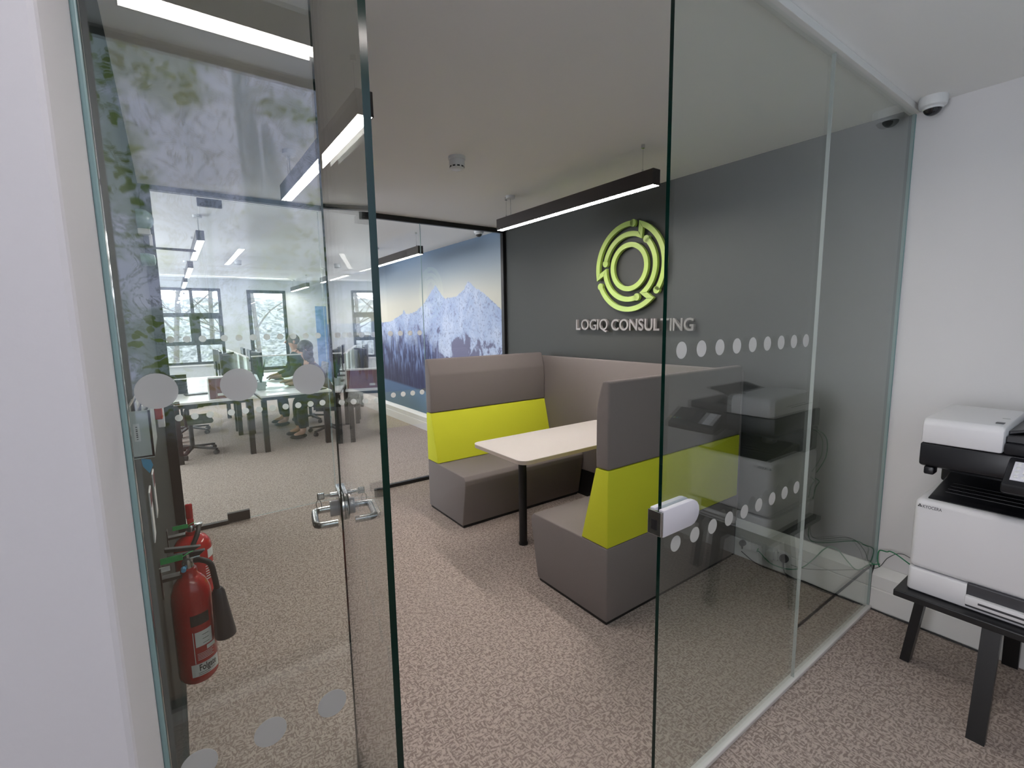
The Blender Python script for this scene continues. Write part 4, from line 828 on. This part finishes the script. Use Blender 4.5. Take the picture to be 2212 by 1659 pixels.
# ------------------------------------------------------------------ people
def skin(name, verts, edges, rad, m, parent, sub=2):
    me = bpy.data.meshes.new(name); me.from_pydata(verts, edges, []); me.materials.append(M[m]); o = link(name, me, parent)
    md = o.modifiers.new('skin', 'SKIN'); md.use_smooth_shade = True
    for v, r in zip(me.skin_vertices[0].data, rad): v.radius = (r, r) if not isinstance(r, tuple) else r; v.use_root = False
    me.skin_vertices[0].data[0].use_root = True
    s = o.modifiers.new('sub', 'SUBSURF'); s.levels = sub; s.render_levels = sub; return o
def person(label, x, y, lean, top, hair, female, head, hands):
    # facing -x, seated; hip at (x, y, .50)
    t = thing('person', label, 'person', (x, y, 0)); hd = Vector(head)
    hip = Vector((x, y, .53)); ch = Vector((x - lean * .62, y, .86)); sh = Vector((x - lean, y, hd.z - .225)); nk = sh.lerp(hd, .45) + Vector((.02, 0, .0)); 
    V = [hip, ch, sh, nk, hd + Vector((.015, 0, -.055)), hd + Vector((-.005, 0, .045))]; E = [(0, 1), (1, 2), (2, 3), (3, 4), (4, 5)]; R = [.13, .115, .085, .048, .070, .082]
    arms = []
    for s, hnd in ((-1, hands[0]), (1, hands[1])):
        a = sh + Vector((.01, s * .17, -.03)); hnd = Vector(hnd); e = a.lerp(hnd, .5) + Vector((.05, s * .05, -.10)); i = len(V); hv = (hnd - e).normalized()
        V += [a, e, hnd, hnd + hv * .06]; E += [(2, i), (i, i + 1), (i + 1, i + 2), (i + 2, i + 3)]; R += [.055, .042, .028, .034]; arms.append((a, e, hnd))
        for k in range(4):
            j = len(V); o = Vector((0, (k - 1.5) * .018, 0)); V += [hnd + hv * .10 + o, hnd + hv * .14 + o + Vector((0, 0, -.015))]; E += [(i + 3, j), (j, j + 1)]; R += [.009, .008]
        j = len(V); V += [hnd + hv * .07 + Vector((0, -s * .04, 0)), hnd + hv * .10 + Vector((0, -s * .05, -.01))]; E += [(i + 2, j), (j, j + 1)]; R += [.011, .009]
    for s in (-1, 1):
        i = len(V); V += [hip + Vector((-.05, s * .09, -.02)), Vector((x - .42, y + s * .12, .52)), Vector((x - .40, y + s * .13, .09)), Vector((x - .54, y + s * .14, .045))]; E += [(0, i), (i, i + 1), (i + 1, i + 2), (i + 2, i + 3)]; R += [.085, .062, .045, .035]
    skin('body', V, E, R, 'skin', t)
    # clothing a little larger than the body
    CV = [hip + Vector((0, 0, -.02)), ch, sh, sh.lerp(nk, .8)]; CE = [(0, 1), (1, 2), (2, 3)]; CR = [(.165, .165), (.145, .145), (.118, .118), .066]
    for a, e, hnd in arms:
        i = len(CV); CV += [a, e, e.lerp(hnd, .82)]; CE += [(2, i), (i, i + 1), (i + 1, i + 2)]; CR += [.072, .058, .042]
    skin('top', CV, CE, CR, top, t)
    TV = [hip + Vector((0, 0, -.03))]; TE = []; TR = [.15]
    for s in (-1, 1):
        i = len(TV); TV += [hip + Vector((-.05, s * .09, -.03)), Vector((x - .42, y + s * .12, .52)), Vector((x - .40, y + s * .13, .12))]; TE += [(0, i), (i, i + 1), (i + 1, i + 2)]; TR += [.10, .078, .06]
    skin('trousers', TV, TE, TR, 'trousers', t)
    for s in (-1, 1): B().ball((x - .47, y + s * .135, .04), .06, (1.9, .75, .62)).make('shoe', 'rubber', t, True)
    # face
    B().cyl(hd + Vector((-.085, 0, .015)), hd + Vector((-.112, 0, -.018)), .010, .017, 10).make('nose', 'skin', t, True)
    for s in (-1, 1):
        B().ball(hd + Vector((-.080, s * .032, .022)), .010).make('eye', 'ink', t, True); B().ball(hd + Vector((.01, s * .083, .0)), .026, (.7, .4, 1.1)).make('ear', 'skin', t, True)
    B().ball(hd + Vector((-.086, 0, -.052)), .020, (.5, 1, .35)).make('mouth', 'maroon', t, True)
    hb = B()
    if female:
        hb.ball(hd + Vector((.025, 0, .045)), .104, (1.02, .96, 1.0), 20).ball(hd + Vector((.055, 0, -.05)), .085, (.85, 1.12, 1.35), 18).ball(hd + Vector((.075, 0, -.15)), .075, (.8, 1.15, 1.1), 16).ball(hd + Vector((.005, .075, -.06)), .042, (.9, .7, 2.0)).ball(hd + Vector((.005, -.075, -.06)), .042, (.9, .7, 2.0))
        hb.make('hair', hair, t, True)
    else:
        hb.ball(hd + Vector((.022, 0, .030)), .094, (.98, .97, .98), 20).make('hair', hair, t, True)
    return t
person('woman with long dark hair in a plum cardigan leaning over her desk', -1.22, 6.36, .24, 'plum', 'hair_dark', True, (-1.520, 6.34, 1.242), [(-1.68, 6.24, .79), (-1.70, 6.52, .80)])
person('man with short hair in a grey-green jumper typing behind the woman', -1.24, 7.45, .18, 'navy', 'hair_grey', False, (-1.452, 7.42, 1.335), [(-1.72, 7.30, .80), (-1.72, 7.58, .80)])

# ------------------------------------------------------------------ outside the windows
b = B(); n = 40; V = [[None] * 13 for _ in range(n + 1)]
for i in range(n + 1):
    for j in range(13):
        x = -14 + i * .85; q = j / 12; V[i][j] = b.bm.verts.new((x, 13.2 + 9 * q + random.uniform(-.15, .15), -1.0 + 3.6 * min(1, q * 1.35) ** .8 + random.uniform(-.16, .16) * (q > 0)))
for i in range(n):
    for j in range(12): b.bm.faces.new((V[i][j], V[i + 1][j], V[i + 1][j + 1], V[i][j + 1]))
tag(b.make('ivy_bank', 'bank', None, True), 'speckled grey planted bank rising outside the office windows', 'bank', kind='stuff')
def tree(label, x, y, z, h, lean):
    t = thing('bare_tree', label, 'tree', (x, y, z), 'bare trees outside the windows'); br = B()
    top = Vector((x + lean, y, z + h)); B().tube([(x, y, z), (x + lean * .2, y + .1, z + h * .4), (x + lean * .6, y, z + h * .75), top], .075, 10, 5, .25).make('trunk', 'bark', t, True)
    def grow(p, d, L, r, lev):
        q = p + d * L; m = p.lerp(q, .5) + Vector((random.uniform(-.08, .08), 0, random.uniform(-.05, .1))) * L
        br.tube([p, m, q], r, 5, 3, .5)
        if lev:
            for k in range(3):
                nd = (d + Vector((random.uniform(-.8, .8), random.uniform(-.5, .5), random.uniform(-.35, .55)))).normalized(); grow(p.lerp(q, random.uniform(.45, 1)), nd, L * random.uniform(.55, .8), r * .55, lev - 1)
    for k in range(9):
        q = .2 + .75 * k / 8; a = Vector((x + lean * q * .8, y, z + h * q)); s = 1 if k % 2 else -1
        grow(a, Vector((s * random.uniform(.5, 1), random.uniform(-.4, .4), random.uniform(.3, .9))).normalized(), h * .24 * (1.15 - .5 * q), .03 * (1.2 - q), 4)
    br.make('branches', 'bark', t)
tree('slim bare tree between the two office windows outside', -2.0, 16.5, .3, 6.5, .5); tree('bare tree leaning behind the six-pane window', -3.0, 15.5, .0, 6.5, 1.3); tree('bare tree with arching branches behind the narrow window', -.9, 14.8, -.3, 6.0, -.4)
